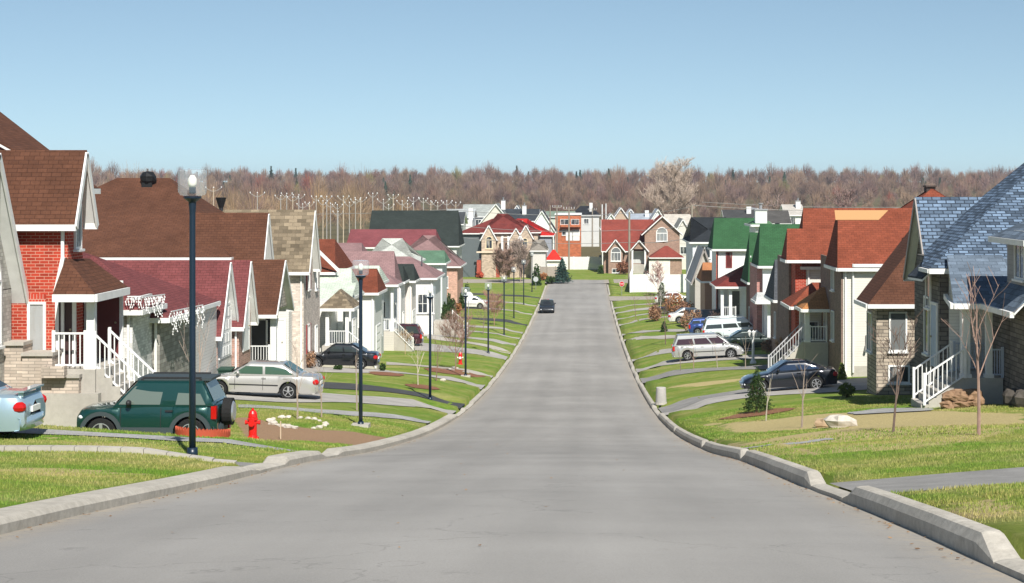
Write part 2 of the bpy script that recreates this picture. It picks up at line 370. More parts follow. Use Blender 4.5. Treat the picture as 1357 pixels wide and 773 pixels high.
# ---------------- driveways and paths draped on the lawn
def drape(name,P,m,lift=.02,nu=14,nv=4,edge=0):
    # P: 4 ground points (near-left, near-right, far-right, far-left)
    vs=[]
    for j in range(nv+1):
        for i in range(nu+1):
            u,v=i/nu,j/nv
            q=[(1-v)*((1-u)*P[0][k]+u*P[1][k])+v*((1-u)*P[3][k]+u*P[2][k]) for k in (0,1)]
            if edge and j in (0,nv): q[1]+=random.uniform(-edge,edge)
            vs.append((q[0],q[1],max(G(q[0],q[1]),zr(q[1])+.03)+lift))
    fs=[(j*(nu+1)+i,j*(nu+1)+i+1,(j+1)*(nu+1)+i+1,(j+1)*(nu+1)+i) for j in range(nv) for i in range(nu)]
    o=MB().add(vs,fs).build(name,m,smooth=True); o['kind']='structure'; return o
DRV=[]
def strip(name,side,y0,y1,xe,m,lift=.02,skew=0,edge=0):
    x0=XL if side<0 else XR; a,b=(xe,x0-.38) if side<0 else (x0+.28,xe)
    s0,s1=(skew,0) if side<0 else (0,skew)
    DRV.append((min(a,b),max(a,b),min(y0,y0+skew),max(y1,y1+skew)))
    return drape(name,[(a,y0+s0),(b,y0+s1),(b,y1+s1),(a,y1+s0)],m,lift,edge=edge,nu=18)
asph=rough_ground('drive_asphalt',(.23,.222,.21),(.29,.28,.265),25,.9,.2); dark=rough_ground('new_asphalt',(.055,.057,.06),(.08,.082,.085),25,.9,.2)
grav=rough_ground('gravel',(.24,.24,.235),(.46,.45,.44),16,.95,.8); conc=rough_ground('path_concrete',(.36,.33,.29),(.46,.43,.38),5,.9,.1)
pale=rough_ground('pale_drive',(.34,.32,.295),(.42,.40,.37),14,.9,.2)

m=MB()
for i in range(40):
    xa,xb=-22+i*.395,-22+(i+1)*.395-.012; ya=29.3+1.5*(i/40)**1.2; ya2=29.3+1.5*((i+1)/40)**1.2; z=G(xa,ya); z2=G(xb,ya2)
    m.add([(xa,ya,z-.1),(xb,ya2,z2-.1),(xb,ya2+.2,z2-.1),(xa,ya+.2,z-.1),(xa,ya,z+.09),(xb,ya2,z2+.09),(xb,ya2+.2,z2+.09),(xa,ya+.2,z+.09)],[(0,3,2,1),(4,5,6,7),(0,1,5,4),(1,2,6,5),(2,3,7,6),(3,0,4,7)])
m.build('path_edging',conc)['kind']='structure'
strip('driveway',-1,31.0,32.3,-6.7,asph,.02)
strip('path',-1,38.1,39.0,-24,grav,.02,edge=.12)
def dpx(name,side,y0,y1,px,pu,pl,m,edge=0):
    A,B=hit(px,pl),hit(px,pu); x0=XL-.38 if side<0 else XR+.28
    P=[(A[0],A[1]),(x0,y0),(x0,y1),(B[0],max(B[1],A[1]+1.2))] if side<0 else [(x0,y0),(A[0],A[1]),(B[0],max(B[1],A[1]+1.2)),(x0,y1)]
    DRV.append((min(A[0],x0),max(A[0],x0),min(y0,A[1]),max(y1,B[1]))) if False else None
    drape(name,P,m,.025,edge=edge,nu=20)
dpx('path',-1,66,67.6,316,537,541,grav,.1); dpx('driveway',-1,77,81,300,519,530,pale); dpx('driveway',-1,83,87,425,507,515,dark)
dpx('driveway',-1,100,104.5,400,485,494,pale); dpx('driveway',-1,111.5,113.5,512,480,484,conc); dpx('driveway',-1,131,135,478,451,462,pale); dpx('driveway',-1,138.5,140.5,566,445,449,conc)
for (a,b),m_,xe in zip(LD[6:],[pale,conc,pale,dark,conc,conc,dark],[-15,-13,-14,-14,-14,-15,-15]): strip('driveway',-1,a,b,xe,m_,.02)
strip('driveway',1,21.7,25,30,asph,.03); strip('driveway',1,8.6,13.6,30,asph,.03); strip('path',1,38.9,39.5,5.6,grav,.012,edge=.15)
dpx('driveway',1,76.9,79.2,1150,509,517,pale); dpx('driveway',1,79.3,83.4,1150,501,509,asph); dpx('driveway',1,106,111,1035,483,490,asph); dpx('driveway',1,117,121,1030,470,477,pale); dpx('driveway',1,129,132,1000,460,466,pale); dpx('driveway',1,155,158,895,445,449,conc); dpx('driveway',1,163,166,950,437,441,pale)
for (a,b),m_,xe in zip(RD[6:],[conc,pale,pale,conc],[14,14,14,14]): strip('driveway',1,a,b,xe,m_,.02)
# gravel spot and slab by the blue-roofed house
def patch(px,py,rx,ry,m,name='path'):
    c=hit(px,py); n=18; vs=[(c[0]+rx*math.cos(2*math.pi*i/n)*random.uniform(.85,1.1),c[1]+ry*math.sin(2*math.pi*i/n)*random.uniform(.85,1.1)) for i in range(n)]
    vs=[(x,y,G(x,y)+.03) for x,y in vs]+[(c[0],c[1],G(c[0],c[1])+.035)]
    o=MB().add(vs,[(i,(i+1)%n,n) for i in range(n)]).build(name,m); o['kind']='structure'
patch(1180,547,1.3,2.2,grav)
# ---------------- grass blades in the near lawns
def blades(name,regs,dens,h0,h1,wd,mt,label):
    rg=np.random.RandomState(3); V_=[];
    pts=[]
    for x0,x1,y0,y1 in regs:
        n=int((x1-x0)*(y1-y0)*dens); X=rg.uniform(x0,x1,n); Y=rg.uniform(y0,y1,n)
        keep=np.ones(n,bool)
        for a,b,c_,d_ in DRV: keep&=~((X>a-.02)&(X<b+.02)&(Y>c_-.02)&(Y<d_+.02))
        for x,y in zip(X[keep],Y[keep]):
            if y>41 and (ISDIRT(x,y) or ISSTRAW(x,y)): continue
            pts.append((x,y,G(x,y)))
    P=np.array(pts); n=len(P); a=rg.uniform(0,2*np.pi,n); h=rg.uniform(h0,h1,n); ln=rg.uniform(-.6,.6,(n,2))*h[:,None]
    dx=np.stack([np.cos(a),np.sin(a),np.zeros(n)],1)*wd*rg.uniform(.6,1.5,n)[:,None]
    top=P+np.stack([ln[:,0],ln[:,1],h],1); P[:,2]-=.01
    vs=np.stack([P-dx,P+dx,top],1).reshape(-1,3)
    me=bpy.data.meshes.new(name); me.vertices.add(3*n); me.vertices.foreach_set('co',vs.ravel().astype(np.float32))
    me.loops.add(3*n); me.loops.foreach_set('vertex_index',np.arange(3*n,dtype=np.int32)); me.polygons.add(n)
    me.polygons.foreach_set('loop_start',np.arange(0,3*n,3,dtype=np.int32)); me.update(calc_edges=True); me.materials.append(mt)
    o=bpy.data.objects.new(name,me); COL.objects.link(o); tag(o,label,'grass',kind='stuff'); return o
bm_=mat('grass_blades',(.1,.2,.03),.8,spec=.15); g_=N(bm_,'ShaderNodeNewGeometry'); P_=g_.outputs['Position']
mpb=N(bm_,'ShaderNodeMapping'); mpb.inputs['Scale'].default_value=(.25,1.0,.3); L(bm_,P_,mpb.inputs[0]); nb=noise(bm_,mpb.outputs[0],.55,4,.6)
gr=mixc(bm_,g_.outputs['Random Per Island'],(.10,.21,.022),(.18,.28,.04)); ol=mixc(bm_,g_.outputs['Random Per Island'],(.19,.24,.04),(.38,.34,.12))
nb2=noise(bm_,P_,.5,4,.7); st_=mixc(bm_,g_.outputs['Random Per Island'],(.30,.25,.10),(.50,.42,.2))
L(bm_,mixc(bm_,ramp(bm_,nb2,[(.48,0.),(.66,.7)]),mixc(bm_,ramp(bm_,nb,[(.40,0.),(.62,1.)]),gr,ol),st_),bsdf(bm_).inputs[0])
blades('grass',[(-16,-6.05,18,36),(3.65,14,16,36)],520,.018,.048,.006,bm_,'short lawn grass beside the near stretch of road')
blades('grass',[(-13,-6.05,36,64),(3.65,13,36,70)],170,.025,.055,.012,bm_,'lawn grass on the middle slope of both roadsides')

# dead leaves and grit in the gutters
rg=np.random.RandomState(9); q=MB()
for i in range(420):
    sd=1 if rg.rand()<.65 else -1; y=rg.uniform(14,60)**1.0; x=(XR-abs(rg.normal(0,.16))-.03) if sd>0 else (XL+abs(rg.normal(0,.16))+.03)
    if rg.rand()<.12: x=rg.uniform(XL+.3,XR-.3)
    s_=rg.uniform(.012,.035); a_=rg.uniform(0,6.28); z=zr(y)+crown(x)+.037
    q.poly([(x+s_*math.cos(a_+k*1.57)*(1 if k%2 else .6),y+s_*math.sin(a_+k*1.57)*(1 if k%2 else .6),z+rg.uniform(0,.012)) for k in range(4)])
tag(q.build('leaf_litter',foliage((.13,.07,.035),(.36,.22,.11)),uv=False),'dead leaves and grit lying along the kerbs','litter',kind='stuff')
# ---------------- house builder
AUTO=[False]
def ym_auto(y0,y1,x0,x1): return AUTO[0] and y0<262
class House:
    def __init__(s,name,label,x,y,cat='house',group=None):
        s.z=G(x,y); s.root=E(name,(x,y,s.z),label,cat,group); s.w={}; s.ds=[]; s.trim=MB(); s.rk=MB(); s.soff=MB(); s.roofs=[]
    def wall(s,m,x0,x1,y0,y1,z0,z1): s.w.setdefault(m,MB()).box(x0,x1,y0,y1,z0,z1); return s
    def hiproof(s,x0,x1,y0,y1,ze,zt,m,axis='x',ia=0,ib=0,ov=.4,wallm=None,t=.14,rake=True,name='roof',back=True):
        """ridge along axis; ia/ib inset of the ridge at the low/high end (0 = gable end)"""
        if axis=='x' and ym_auto(y0,y1,x0,x1):
            k=(y1-y0)/2/((y0+y1)/2)
            if x1<0 and ib==0: ib=max(.02,abs(x1)*k-ov+.1)
            if x0>0 and ia==0: ia=max(.02,abs(x0)*k-ov+.1)
        T=(lambda a,b,z:(a,b,z)) if axis=='x' else (lambda a,b,z:(b,a,z))
        if axis!='x': x0,x1,y0,y1=y0,y1,x0,x1
        ym=(y0+y1)/2; sl=(zt-ze)/((y1-y0)/2); oz=ze-sl*ov
        a0=x0-ov; a1=x1+ov; ra=a0 if ia==0 else x0+ia; rb=a1 if ib==0 else x1-ib
        if ia==0: ra=a0
        if ib==0: rb=a1
        c=[T(a0,y0-ov,oz),T(a1,y0-ov,oz),T(a1,y1+ov,oz),T(a0,y1+ov,oz)]; r=[T(ra,ym,zt),T(rb,ym,zt)]
        pl=[[c[0],c[1],r[1],r[0]],[c[2],c[3],r[0],r[1]]]
        if ia: pl.append([c[3],c[0],r[0]])
        if ib: pl.append([c[1],c[2],r[1]])
        if axis!='x': pl=[p[::-1] for p in pl]
        b=MB()
        for p in pl: b.slab(p,.07)
        s.roofs.append((name,b,m))
        for p in pl: s.soff.slab([(q[0],q[1],q[2]-.075) for q in p],t-.07)
        # gutters on level edges, boards on rakes
        E_=[(c[0],c[1]),(c[2],c[3])]
        if ia: E_.append((c[3],c[0]))
        if ib: E_.append((c[1],c[2]))
        for p,q in E_: s.trim.beam((p[0],p[1],p[2]-.10),(q[0],q[1],q[2]-.10),.13,.17)
        if rake:
            if not ia and not (axis=='x' and x1<0) and not (axis=='x' and x0>0 and x1>1e9): 
                for p in (c[0],c[3]): s.rk.beam((p[0],p[1],p[2]-.1),(r[0][0],r[0][1],r[0][2]-.1),.05,.17)
            if not ib:
                for p in (c[1],c[2]): s.trim.beam((p[0],p[1],p[2]-.1),(r[1][0],r[1][1],r[1][2]-.1),.05,.17)
        if wallm:   # gable triangles
            for gable,xx in ((ia==0,x0),(ib==0,x1)):
                if gable:
                    A=[T(xx,y0,ze-.16),T(xx,y1,ze-.16),T(xx,ym,zt-.17)]; d=.12 if xx==x0 else -.12; B=[T(xx+d,y0,ze-.16),T(xx+d,y1,ze-.16),T(xx+d,ym,zt-.17)]
                    s.w.setdefault(wallm,MB()).add(A+B,[(0,1,2),(5,4,3),(0,3,4,1),(1,4,5,2),(2,5,3,0)])
        # soffit boxes closing the overhang
        return s
    def shed(s,pts,m,name='roof',t=.12):
        b=MB().slab(pts,t*.5); s.roofs.append((name,b,m)); s.soff.slab([(p[0],p[1],p[2]-t*.5-.004) for p in pts],t*.6)
        return s
    def vol(s,m,x0,x1,y0,y1,ze,zt=None,roof=None,axis='x',ia=0,ib=0,ov=.4,base=None,rname='roof'):
        z0=base if base is not None else min(G(x0,y0),G(x1,y0),G(x0,y1),G(x1,y1),s.z)-.3
        s.wall(m,x0,x1,y0,y1,z0,ze-.14)
        if roof:
            s.hiproof(x0,x1,y0,y1,ze,zt,roof,axis,ia,ib,ov,wallm=m,name=rname)
            if y0<170 and abs(x1-x0)>3 and axis=='x' and base is None:
                q=x1-.12 if x1<0 else x0+.12; s.ds.append((q,y0-.05,z0+.4,ze-.25))
        return s
    def found(s,x0,x1,y0,y1,z1):
        z0=min(G(x0,y0),G(x1,y0),G(x0,y1),G(x1,y1))-.4; s.w.setdefault(CONC(),MB()).box(x0-.03,x1+.03,y0-.03,y1+.03,z0,z1)
    def win(s,face,plane,c,zb,wd,h,nm=2,nh=0,frame=(.8,.8,.78),pane=None,arch=False,sill=True,shut=None,fw=.07,name='window'):
        """face S (-Y), E (+X), W (-X): plane coordinate, centre along the wall, sill height"""
        d={'S':-1,'E':1,'W':-1}[face]; fm=paint(frame); m=MB()
        P=(lambda u,v,o:(u,plane+d*o,v)) if face=='S' else (lambda u,v,o:(plane+d*o,u,v))
        def bx(mb,u0,u1,v0,v1,o0,o1):
            a,b=P(u0,v0,o0),P(u1,v1,o1); mb.box(a[0],b[0],a[1],b[1],a[2],b[2])
        l,r,t=c-wd/2,c+wd/2,zb+h
        bx(m,l,l+fw,zb,t,-.02,.06); bx(m,r-fw,r,zb,t,-.02,.06); bx(m,l+fw,r-fw,zb,zb+fw,-.02,.06); bx(m,l+fw,r-fw,t-fw,t,-.02,.06)
        for i in range(1,nm): u=l+wd*i/nm; bx(m,u-.025,u+.025,zb+fw,t-fw,-.02,.045)
        for i in range(1,nh+1): v=zb+h*i/(nh+1); bx(m,l+fw,r-fw,v-.02,v+.02,-.02,.042)
        pn=MB(); bx(pn,l+fw*.6,r-fw*.6,zb+fw*.6,t-fw*.6,.0,.022)
        if arch:
            n=10; rr=wd/2
            for i in range(n):
                a0,a1=math.pi*i/n,math.pi*(i+1)/n
                m.beam(P(c+math.cos(a0)*(rr-fw/2),t+math.sin(a0)*(rr-fw/2),.02),P(c+math.cos(a1)*(rr-fw/2),t+math.sin(a1)*(rr-fw/2),.02),fw,fw)
            pts=[P(c+math.cos(math.pi*i/n)*(rr-fw*.6),t+math.sin(math.pi*i/n)*(rr-fw*.6),o) for o in (.0,.022) for i in range(n+1)]
            pn.add(pts,[tuple(range(n+1)),tuple(range(2*n+1,n,-1))]+[(i,i+1,n+2+i,n+1+i) for i in range(n)])
        if sill: bx(m,l-.06,r+.06,zb-.07,zb-.003,-.01,.12)
        w=m.build(name,fm,s.root)
        pn.build('pane',pane or winglass(),w)
        if shut:
            for u0,u1 in ((l-.36,l-.05),(r+.05,r+.36)):
                q=MB(); bx(q,u0,u1,zb,t,.005,.05); q.build('shutter',paint(shut),s.root)
        return s
    def door(s,face,plane,c,zb,wd=.95,h=2.05,col=(.8,.8,.78),name='door',panels=0,seg=None):
        d={'S':-1,'E':1,'W':-1}[face]; P=(lambda u,v,o:(u,plane+d*o,v)) if face=='S' else (lambda u,v,o:(plane+d*o,u,v))
        m=MB()
        def bx(mb,u0,u1,v0,v1,o0,o1):
            a,b=P(u0,v0,o0),P(u1,v1,o1); mb.box(a[0],b[0],a[1],b[1],a[2],b[2])
        bx(m,c-wd/2,c+wd/2,zb,zb+h,-.01,.035)
        if panels:
            for i in range(panels): 
                for k in range(4 if wd>2 else 2):
                    kk=4 if wd>2 else 2; u=c-wd/2+wd*(k+.5)/kk; v=zb+h*(i+.5)/panels
                    bx(m,u-wd/kk*.4,u+wd/kk*.4,v-h/panels*.36,v+h/panels*.36,.035,.05)
        o=m.build(name,paint(col),s.root)
        f=MB(); bx(f,c-wd/2-.1,c-wd/2-.002,zb,zb+h+.1,-.01,.055); bx(f,c+wd/2+.002,c+wd/2+.1,zb,zb+h+.1,-.01,.055); bx(f,c-wd/2,c+wd/2,zb+h+.002,zb+h+.1,-.01,.055); f.build('frame',WHITE(),o)
        if 'garage' not in name:
            k=MB(); q=P(c+wd*.38,zb+h*.48,.07); k.blob(q,(.035,.035,.035),1,6,4,0); k.build('handle',plainm('handle_metal',(.5,.45,.3),.3,metal=.9),o)
        return s
    def post(s,x,y,z0,z1,r=.09,round_=False,col=(.8,.8,.78)):
        m=MB()
        if round_: m.tube([(x,y,z0),(x,y,z1)],r,12)
        else: m.box(x-r,x+r,y-r,y+r,z0+.12,z1-.12).box(x-r-.04,x+r+.04,y-r-.04,y+r+.04,z0,z0+.117).box(x-r-.04,x+r+.04,y-r-.04,y+r+.04,z1-.117,z1)
        m.build('post',paint(col),s.root); return s
    def rail(s,a,b,h=.9,n=None,col=(.8,.8,.78),w=.028):
        a,b=Vector(a),Vector(b); ln=(b-a).length; n=n or max(2,int(ln/.13)); m=MB(); up=Vector((0,0,1))
        m.beam(a+up*h,b+up*h,.06,.05); m.beam(a+up*.1,b+up*.1,.05,.05)
        for i in range(1,n): p=a+(b-a)*i/n; m.beam(p+up*.1,p+up*h,w)
        for p in (a,b): m.beam(p,p+up*(h+.08),.08)
        m.build('railing',paint(col),s.root); return s
    def steps(s,x0,x1,y0,y1,z0,z1,n,m=None):
        """climbs from x0 (z0) to x1 (z1)"""
        b=MB(); dx=(x1-x0)/n; dz=(z1-z0)/n
        for i in range(n): b.box(x0+dx*i,x0+dx*(i+1) if True else 0,y0,y1,z0-.5,z0+dz*(i+1))
        b.build('steps',m or CONC(),s.root); return s
    def slabp(s,x0,x1,y0,y1,z0,z1,m=None,name='porch_floor'):
        MB().box(x0,x1,y0,y1,z0,z1).build(name,m or CONC(),s.root); return s
    def chim(s,x,y,z0,z1,w=.9,m=None,cap=True):
        r=s.last or s.root
        c=MB().box(x-w/2,x+w/2,y-w/2,y+w/2,z0,z1).build('chimney',m or siding((.75,.75,.73)),r)
        if cap: MB().box(x-w/2-.07,x+w/2+.07,y-w/2-.07,y+w/2+.07,z1+.002,z1+.12).tube([(x,y,z1+.12),(x,y,z1+.5)],.13,8).tube([(x,y,z1+.52),(x,y,z1+.6)],.22,8).build('chimney_cap' ,plainm('cap_metal',(.35,.35,.36),.5,metal=.4),r)
        return s
    last=None
    def finish(s):
        for m,b in s.w.items(): b.build('wall',m,s.root)
        for nm,b,m in s.roofs: s.last=b.build(nm,m,s.root)
        s.roofs=[]; s.w={}
        if s.trim.v: s.trim.build('gutter',s.trimm if hasattr(s,'trimm') else WHITE(),s.root)
        for x,y,za,zb_ in s.ds: MB().box(x-.04,x+.04,y-.05,y+.03,za,zb_).build('downspout',WHITE(),s.root)
        s.ds=[]
        if s.rk.v: s.rk.build('rake_board',paint((.30,.27,.25)) if s.root.location.x>0 and s.root.location.y<200 else WHITE(),s.root)  # right-hand near boards coloured brown-grey to stand for their shade
        if s.soff.v: s.soff.build('soffit',WHITE(),s.root)
        s.trim=MB(); s.rk=MB(); s.soff=MB(); return s
def vent(h,x,y,z,r=.35):
    m=MB().box(x-r*.6,x+r*.6,y-r*.6,y+r*.6,z-.6,z+.15)
    m.blob((x,y,z+.35),(r,r,r*.9),2,8,5,.1).build('roof_vent',plainm('vent_metal',(.012,.012,.013),.5),h.last or h.root)
brn=(.105,.046,.028); cran=(.17,.052,.052); tan=(.20,.16,.11); rust=(.17,.05,.028); mint=(.52,.58,.49); rose=(.26,.16,.158); char=(.03,.038,.034); grn=(.035,.10,.043); redo=(.215,.058,.032)
redm=(.17,.036,.03)
# ===== B: red brick house with brown roof (left, nearest)
h=House('brick_house','red brick house with brown shingle roof and grey brick gable, nearest on the left',-15,48)
RB=brick((.38,.046,.024),(.52,.27,.2)); SR=shingle(brn,.14,.85); GB=brick((.47,.45,.41),(.35,.33,.3),.2,.1); ST=brick((.50,.42,.35),(.3,.26,.22),.34,.085,.011,.2)
ze=V(266,46.6); zt=V(199,47.7)
h.vol(RB,-19,-14.0,47,48.4,ze,zt,SR,ov=.32)
h.shed([(-14.1,48.7,.02),(-14.1,50.3,.02),(-19.5,55.7,3.04),(-19.5,48.7,3.04)],SR)
h.shed([(-19.5,48.7,3.04),(-19.5,55.7,3.04),(-24.9,50.3,.02),(-24.9,48.7,.02)],SR); h.shed([(-14.1,50.3,.02),(-19.5,61,.02),(-19.5,55.7,3.04)],SR); h.shed([(-19.5,61,.02),(-24.9,50.3,.02),(-19.5,55.7,3.04)],SR)
h.w.setdefault(RB,MB()).add([(-24.7,48.8,-.1),(-14.3,48.8,-.1),(-19.5,48.8,2.85),(-24.7,49.0,-.1),(-14.3,49.0,-.1),(-19.5,49.0,2.85)],[(0,1,2),(5,4,3),(0,3,4,1),(1,4,5,2),(2,5,3,0)])
h.wall(RB,-24.5,-17.5,48.9,50.2,h.z-.3,-.12); h.wall(RB,-21.5,-17.5,50.2,56.5,h.z-.3,.4); h.trim.beam((-14.08,48.7,-.08),(-14.08,50.3,-.08),.1,.15)
h.wall(RB,-18,-13.55,49.45,50.9,h.z-.3,V(384,49.5))
# grey gable bay facing the street
h.vol(GB,-24,-15.45,42.6,46.75,V(375,46.75),V(200,44.8),shingle((.26,.075,.045),.25),ov=.38)
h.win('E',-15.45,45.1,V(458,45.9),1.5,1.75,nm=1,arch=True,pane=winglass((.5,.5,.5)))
wy=47
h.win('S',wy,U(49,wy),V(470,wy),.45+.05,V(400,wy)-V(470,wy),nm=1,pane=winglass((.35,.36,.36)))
MB().box(U(38,wy),U(61,wy),wy-.03,wy,V(400,wy),V(390,wy)).build('lintel',brick((.40,.05,.028),(.5,.3,.24),.085,.3),h.root)
h.win('E',-14.0,47.85,V(330,48),.6,1.25,nm=1,pane=winglass((.2,.22,.25)))
# porch with brown roof, post, deck, railings and concrete stairs
zt_=V(342,47.2); zl=V(388,46)
A=(-14.07,45.9,zl-.02); B=(-12.96,45.9,zl-.02); C_=(-12.96,49.2,zl-.02); D_=(-14.03,49.2,V(343,49.2)); E_=(-14.05,47.0,V(341,47.0))
h.shed([A,B,E_],SR,name='porch_roof'); h.shed([B,C_,D_,E_],SR,name='porch_roof')
MB().beam((A[0],A[1],A[2]-.12),(B[0],B[1],B[2]-.12),.14,.2).beam((B[0],B[1],B[2]-.12),(C_[0],C_[1],C_[2]-.12),.14,.2).build('porch_gutter',WHITE(),h.root)
MB().beam((-14.3,46.94,V(386,47)),(-14.1,46.94,V(341,47)),.1,.14).build('flashing',WHITE(),h.root)
dz=V(486,47)
h.slabp(-14.9,-13.05,46.25,49.4,h.z-.5,dz)
h.post(-13.2,46.45,dz,zl-.1,.11)
h.rail((-14.2,46.4,dz),(-13.35,46.4,dz),.95); h.door('S',47.0,-14.15+.1,dz,.36,2.1,(.06,.03,.03)); h.door('S',49.45,-14.05+.35,dz,.9,2.1,(.13,.03,.03))
xe=-11.35; gz_=G(xe,46.8)-.02
h.steps(xe,-13.05,46.35,47.9,gz_,dz,8)
h.rail((-13.1,46.42,dz),(xe+.1,46.42,gz_+.12),.92,14); h.rail((-13.1,47.85,dz),(xe+.1,47.85,gz_+.12),.92,14)
# stone veneer base stepping down to the right, with concrete sills
for x0,x1,yt,fy in ((-17,-14.95,458,46.2),(-14.95,-14.15,472,46.12),(-14.15,-13.42,501,46.05)):
    z=V(yt,fy); MB().box(x0,x1-.003,fy,46.98,h.z-.15,z).build('stone_base',ST,h.root); MB().box(x0-.02,x1+.03,fy-.07,46.9,z+.002,z+.09).build('sill',conc,h.root)
MB().box(-17,-12.9,46.0,46.3,h.z-1,V(522,46)).box(-13.35,-12.85,44.6,46,h.z-1,h.z+.12).build('foundation',CONC(),h.root)
h.finish()
# planters and pot, red shovel
for px,py,wd in ((72,500,.55),):
    f=E('flower_box',(U(px,45.9),45.95,V(py,45.95)),'stone flower box on the ledge of the stone base beside the red brick wall','planter')
    x=f.location.x; z=f.location.z; MB().box(x-.3,x+.3,45.75,46.04,z,z+.05).box(x-.3,x-.24,45.75,46.04,z+.053,z+.3).box(x+.24,x+.3,45.75,46.04,z+.053,z+.3).box(x-.24,x+.24,45.75,45.8,z+.053,z+.3).build('box',ST,f); 
# ===== C: low cranberry-roofed house
h=House('bungalow','low house with cranberry red shingle roof and two steep gables, behind the silver car',-15.5,62)
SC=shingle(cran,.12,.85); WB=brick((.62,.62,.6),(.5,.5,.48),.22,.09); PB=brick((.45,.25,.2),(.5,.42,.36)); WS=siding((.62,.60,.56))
h.vol(WB,-24,-14.75,56.6,59.2,V(390,56.6),V(318,58.3),SC,ib=2.8,ov=.36)
h.vol(stone((.30,.29,.26)),-24,-14.5,59.2,64,V(410,59.2),V(340,61.6),SC,ib=2.9,ov=.36)  # stone colour darkened to stand for the shadowed recess
h.vol(WS,-28,-15.75,74.2,77.4,V(430,74.2),V(346,75.8),SC,ov=.3)
h.vol(PB,-28,-15.45,77.5,80.2,V(416,78),V(344,79.5),SC,ov=.3)
h.vol(WS,-28,-15.7,57.4,74,-4.75,V(322,65),SC,ia=4,ib=4.3,ov=.1)
y=74.2
h.door('S',y,U(262,y),h.z,1.3,2.1,(.78,.78,.76),'garage_door',4); h.wall(PB,U(284,y),-15.7,y-.05,y-.003,h.z,V(434,y))
h.door('E',-15.75,75.9,h.z+.3,2.3,2.25,(.8,.8,.78),'garage_door',4); h.door('E',-15.45,79,h.z+.3,1.3,2.3,(.8,.8,.78))
h.win('S',56.6,U(190,56.6)-1.2,h.z+1.2,.8,1.2)
h.finish()
# icicle lights along the eaves: dangling white strings
def icicles(name,a,b,n,drop,label):
    rd=random.Random(n); m=MB(); a,b=Vector(a),Vector(b)
    m.beam(a,b,.03)
    for i in range(n):
        p=a.lerp(b,(i+rd.random()*.6)/n); k=rd.uniform(.3,1)*drop; q=p.copy()
        while k>0:
            t=q+Vector((rd.uniform(-.05,.05),rd.uniform(-.05,.05),-.09)); m.beam(q,t,.016); m.blob(t,(.026,.026,.032),1,4,3,0); q=t; k-=.09
    o=m.build('icicle_lights',plainm('light_string',(.8,.8,.8),.5)); tag(o,label,'string lights','icicle lights hung along the eaves of the low house')
icicles('i',(-14.8,56.15,V(393,56.15)),(-14.35,56.15,V(393,56.15)),9,.35,'short row of white icicle lights on the leftmost cranberry eave')
icicles('i',(-14.33,56.2,V(394,56.2)),(-14.33,59.2,V(391,58.9)),22,.7,'white icicle lights hanging from the sloping end of the upper cranberry eave')
icicles('i',(-14.06,59.0,V(413,59)),(-14.06,63.9,V(409,62)),30,.85,'longer white icicle lights above the garage on the lower cranberry eave')
# ===== D: big brown hip roof
h=House('two_storey_house','two storey house with a big plain brown hip roof and a black roof vent',-18,86)
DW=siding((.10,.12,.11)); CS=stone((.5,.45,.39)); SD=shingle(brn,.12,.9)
h.vol(DW,-31,-17.8,85.5,98.5,V(335,85),V(236,92),SD,ia=6.2,ib=4.2)
h.vol(CS,-19.4,-16.2,85.8,87.9,V(336,85.4),V(282,86.8),SD,ov=.4)
h.vol(CS,-19.4,-15.0,83.2,87.4,V(408,83),V(344,85.3),SD,ov=.3,base=V(413,83))
h.wall(CS,-19.4,-15.9,85.2,87,h.z-.3,V(408,83))
dz=h.z+.85
h.slabp(-17.8,-14.75,83.2,85.15,h.z-.4,dz); h.post(-14.95,83.4,dz,V(413,83),.14); h.rail((-16.6,83.3,dz),(-15.15,83.3,dz),.95)
h.door('S',85.2,U(346,85.2),dz,.9,2.05,(.05,.05,.05)); h.door('S',85.2,U(366,85.2),dz,.8,2.05)
h.win('E',-16.2,86.9,V(386,87.5),.9,1.5); h.finish()
h.last=[c for c in h.root.children if c.name.startswith('roof')][0]
vent(h,U(196,91.4),91.4,V(246,91.4),.45)
# ===== E: tan roof house
h=House('two_storey_house','two storey cream house with a tan shingle roof and dark red shutters',-15.5,96)
ES=brick((.6,.52,.46),(.5,.44,.38),.24,.09); SE=shingle(tan,.4,1.5)
h.vol(ES,-26,-15.3,94.4,97.6,V(344,94),V(278,96),SE,ov=.4); h.wall(ES,-20,-15.33,97.6,100.4,h.z-.3,V(346,97)); h.win('E',-15.33,98.9,V(468,99),.8,1.6)
h.wall(siding((.72,.71,.68)),-18,-15.9,93.2,94.35,h.z-.3,V(412,94))
h.win('E',-15.3,96.0,V(384,96),.8,1.4,shut=(.3,.05,.05)); h.win('E',-15.3,96,V(468,96),.8,1.6,shut=(.3,.05,.05)); h.win('E',-15.33,99,V(384,99),.8,1.4)
zb=V(402,101.3)
h.hiproof(-15.2,-13.7,101,104.2,zb,zb+.75,SE,axis='y',ia=1.2,ib=1.2,ov=.25,name='porch_roof')
dz=h.z+.75
h.slabp(-15.3,-13.7,101,104.2,h.z-.8,dz); h.wall(siding((.72,.71,.68)),-17,-15.1,103,106,h.z-.3,zb)
for x in (-15.0,-13.85): h.post(x,101.15,dz,zb-.1,.1)
h.rail((-15.0,101.1,dz),(-13.9,101.1,dz),.85); h.steps(-12.1,-13.7,101.2,102.4,G(-12.1,101.5),dz,5); h.rail((-13.8,101.15,dz),(-12.2,101.15,G(-12.1,101.5)+.1),.85,12); h.finish()
AUTO[0]=True
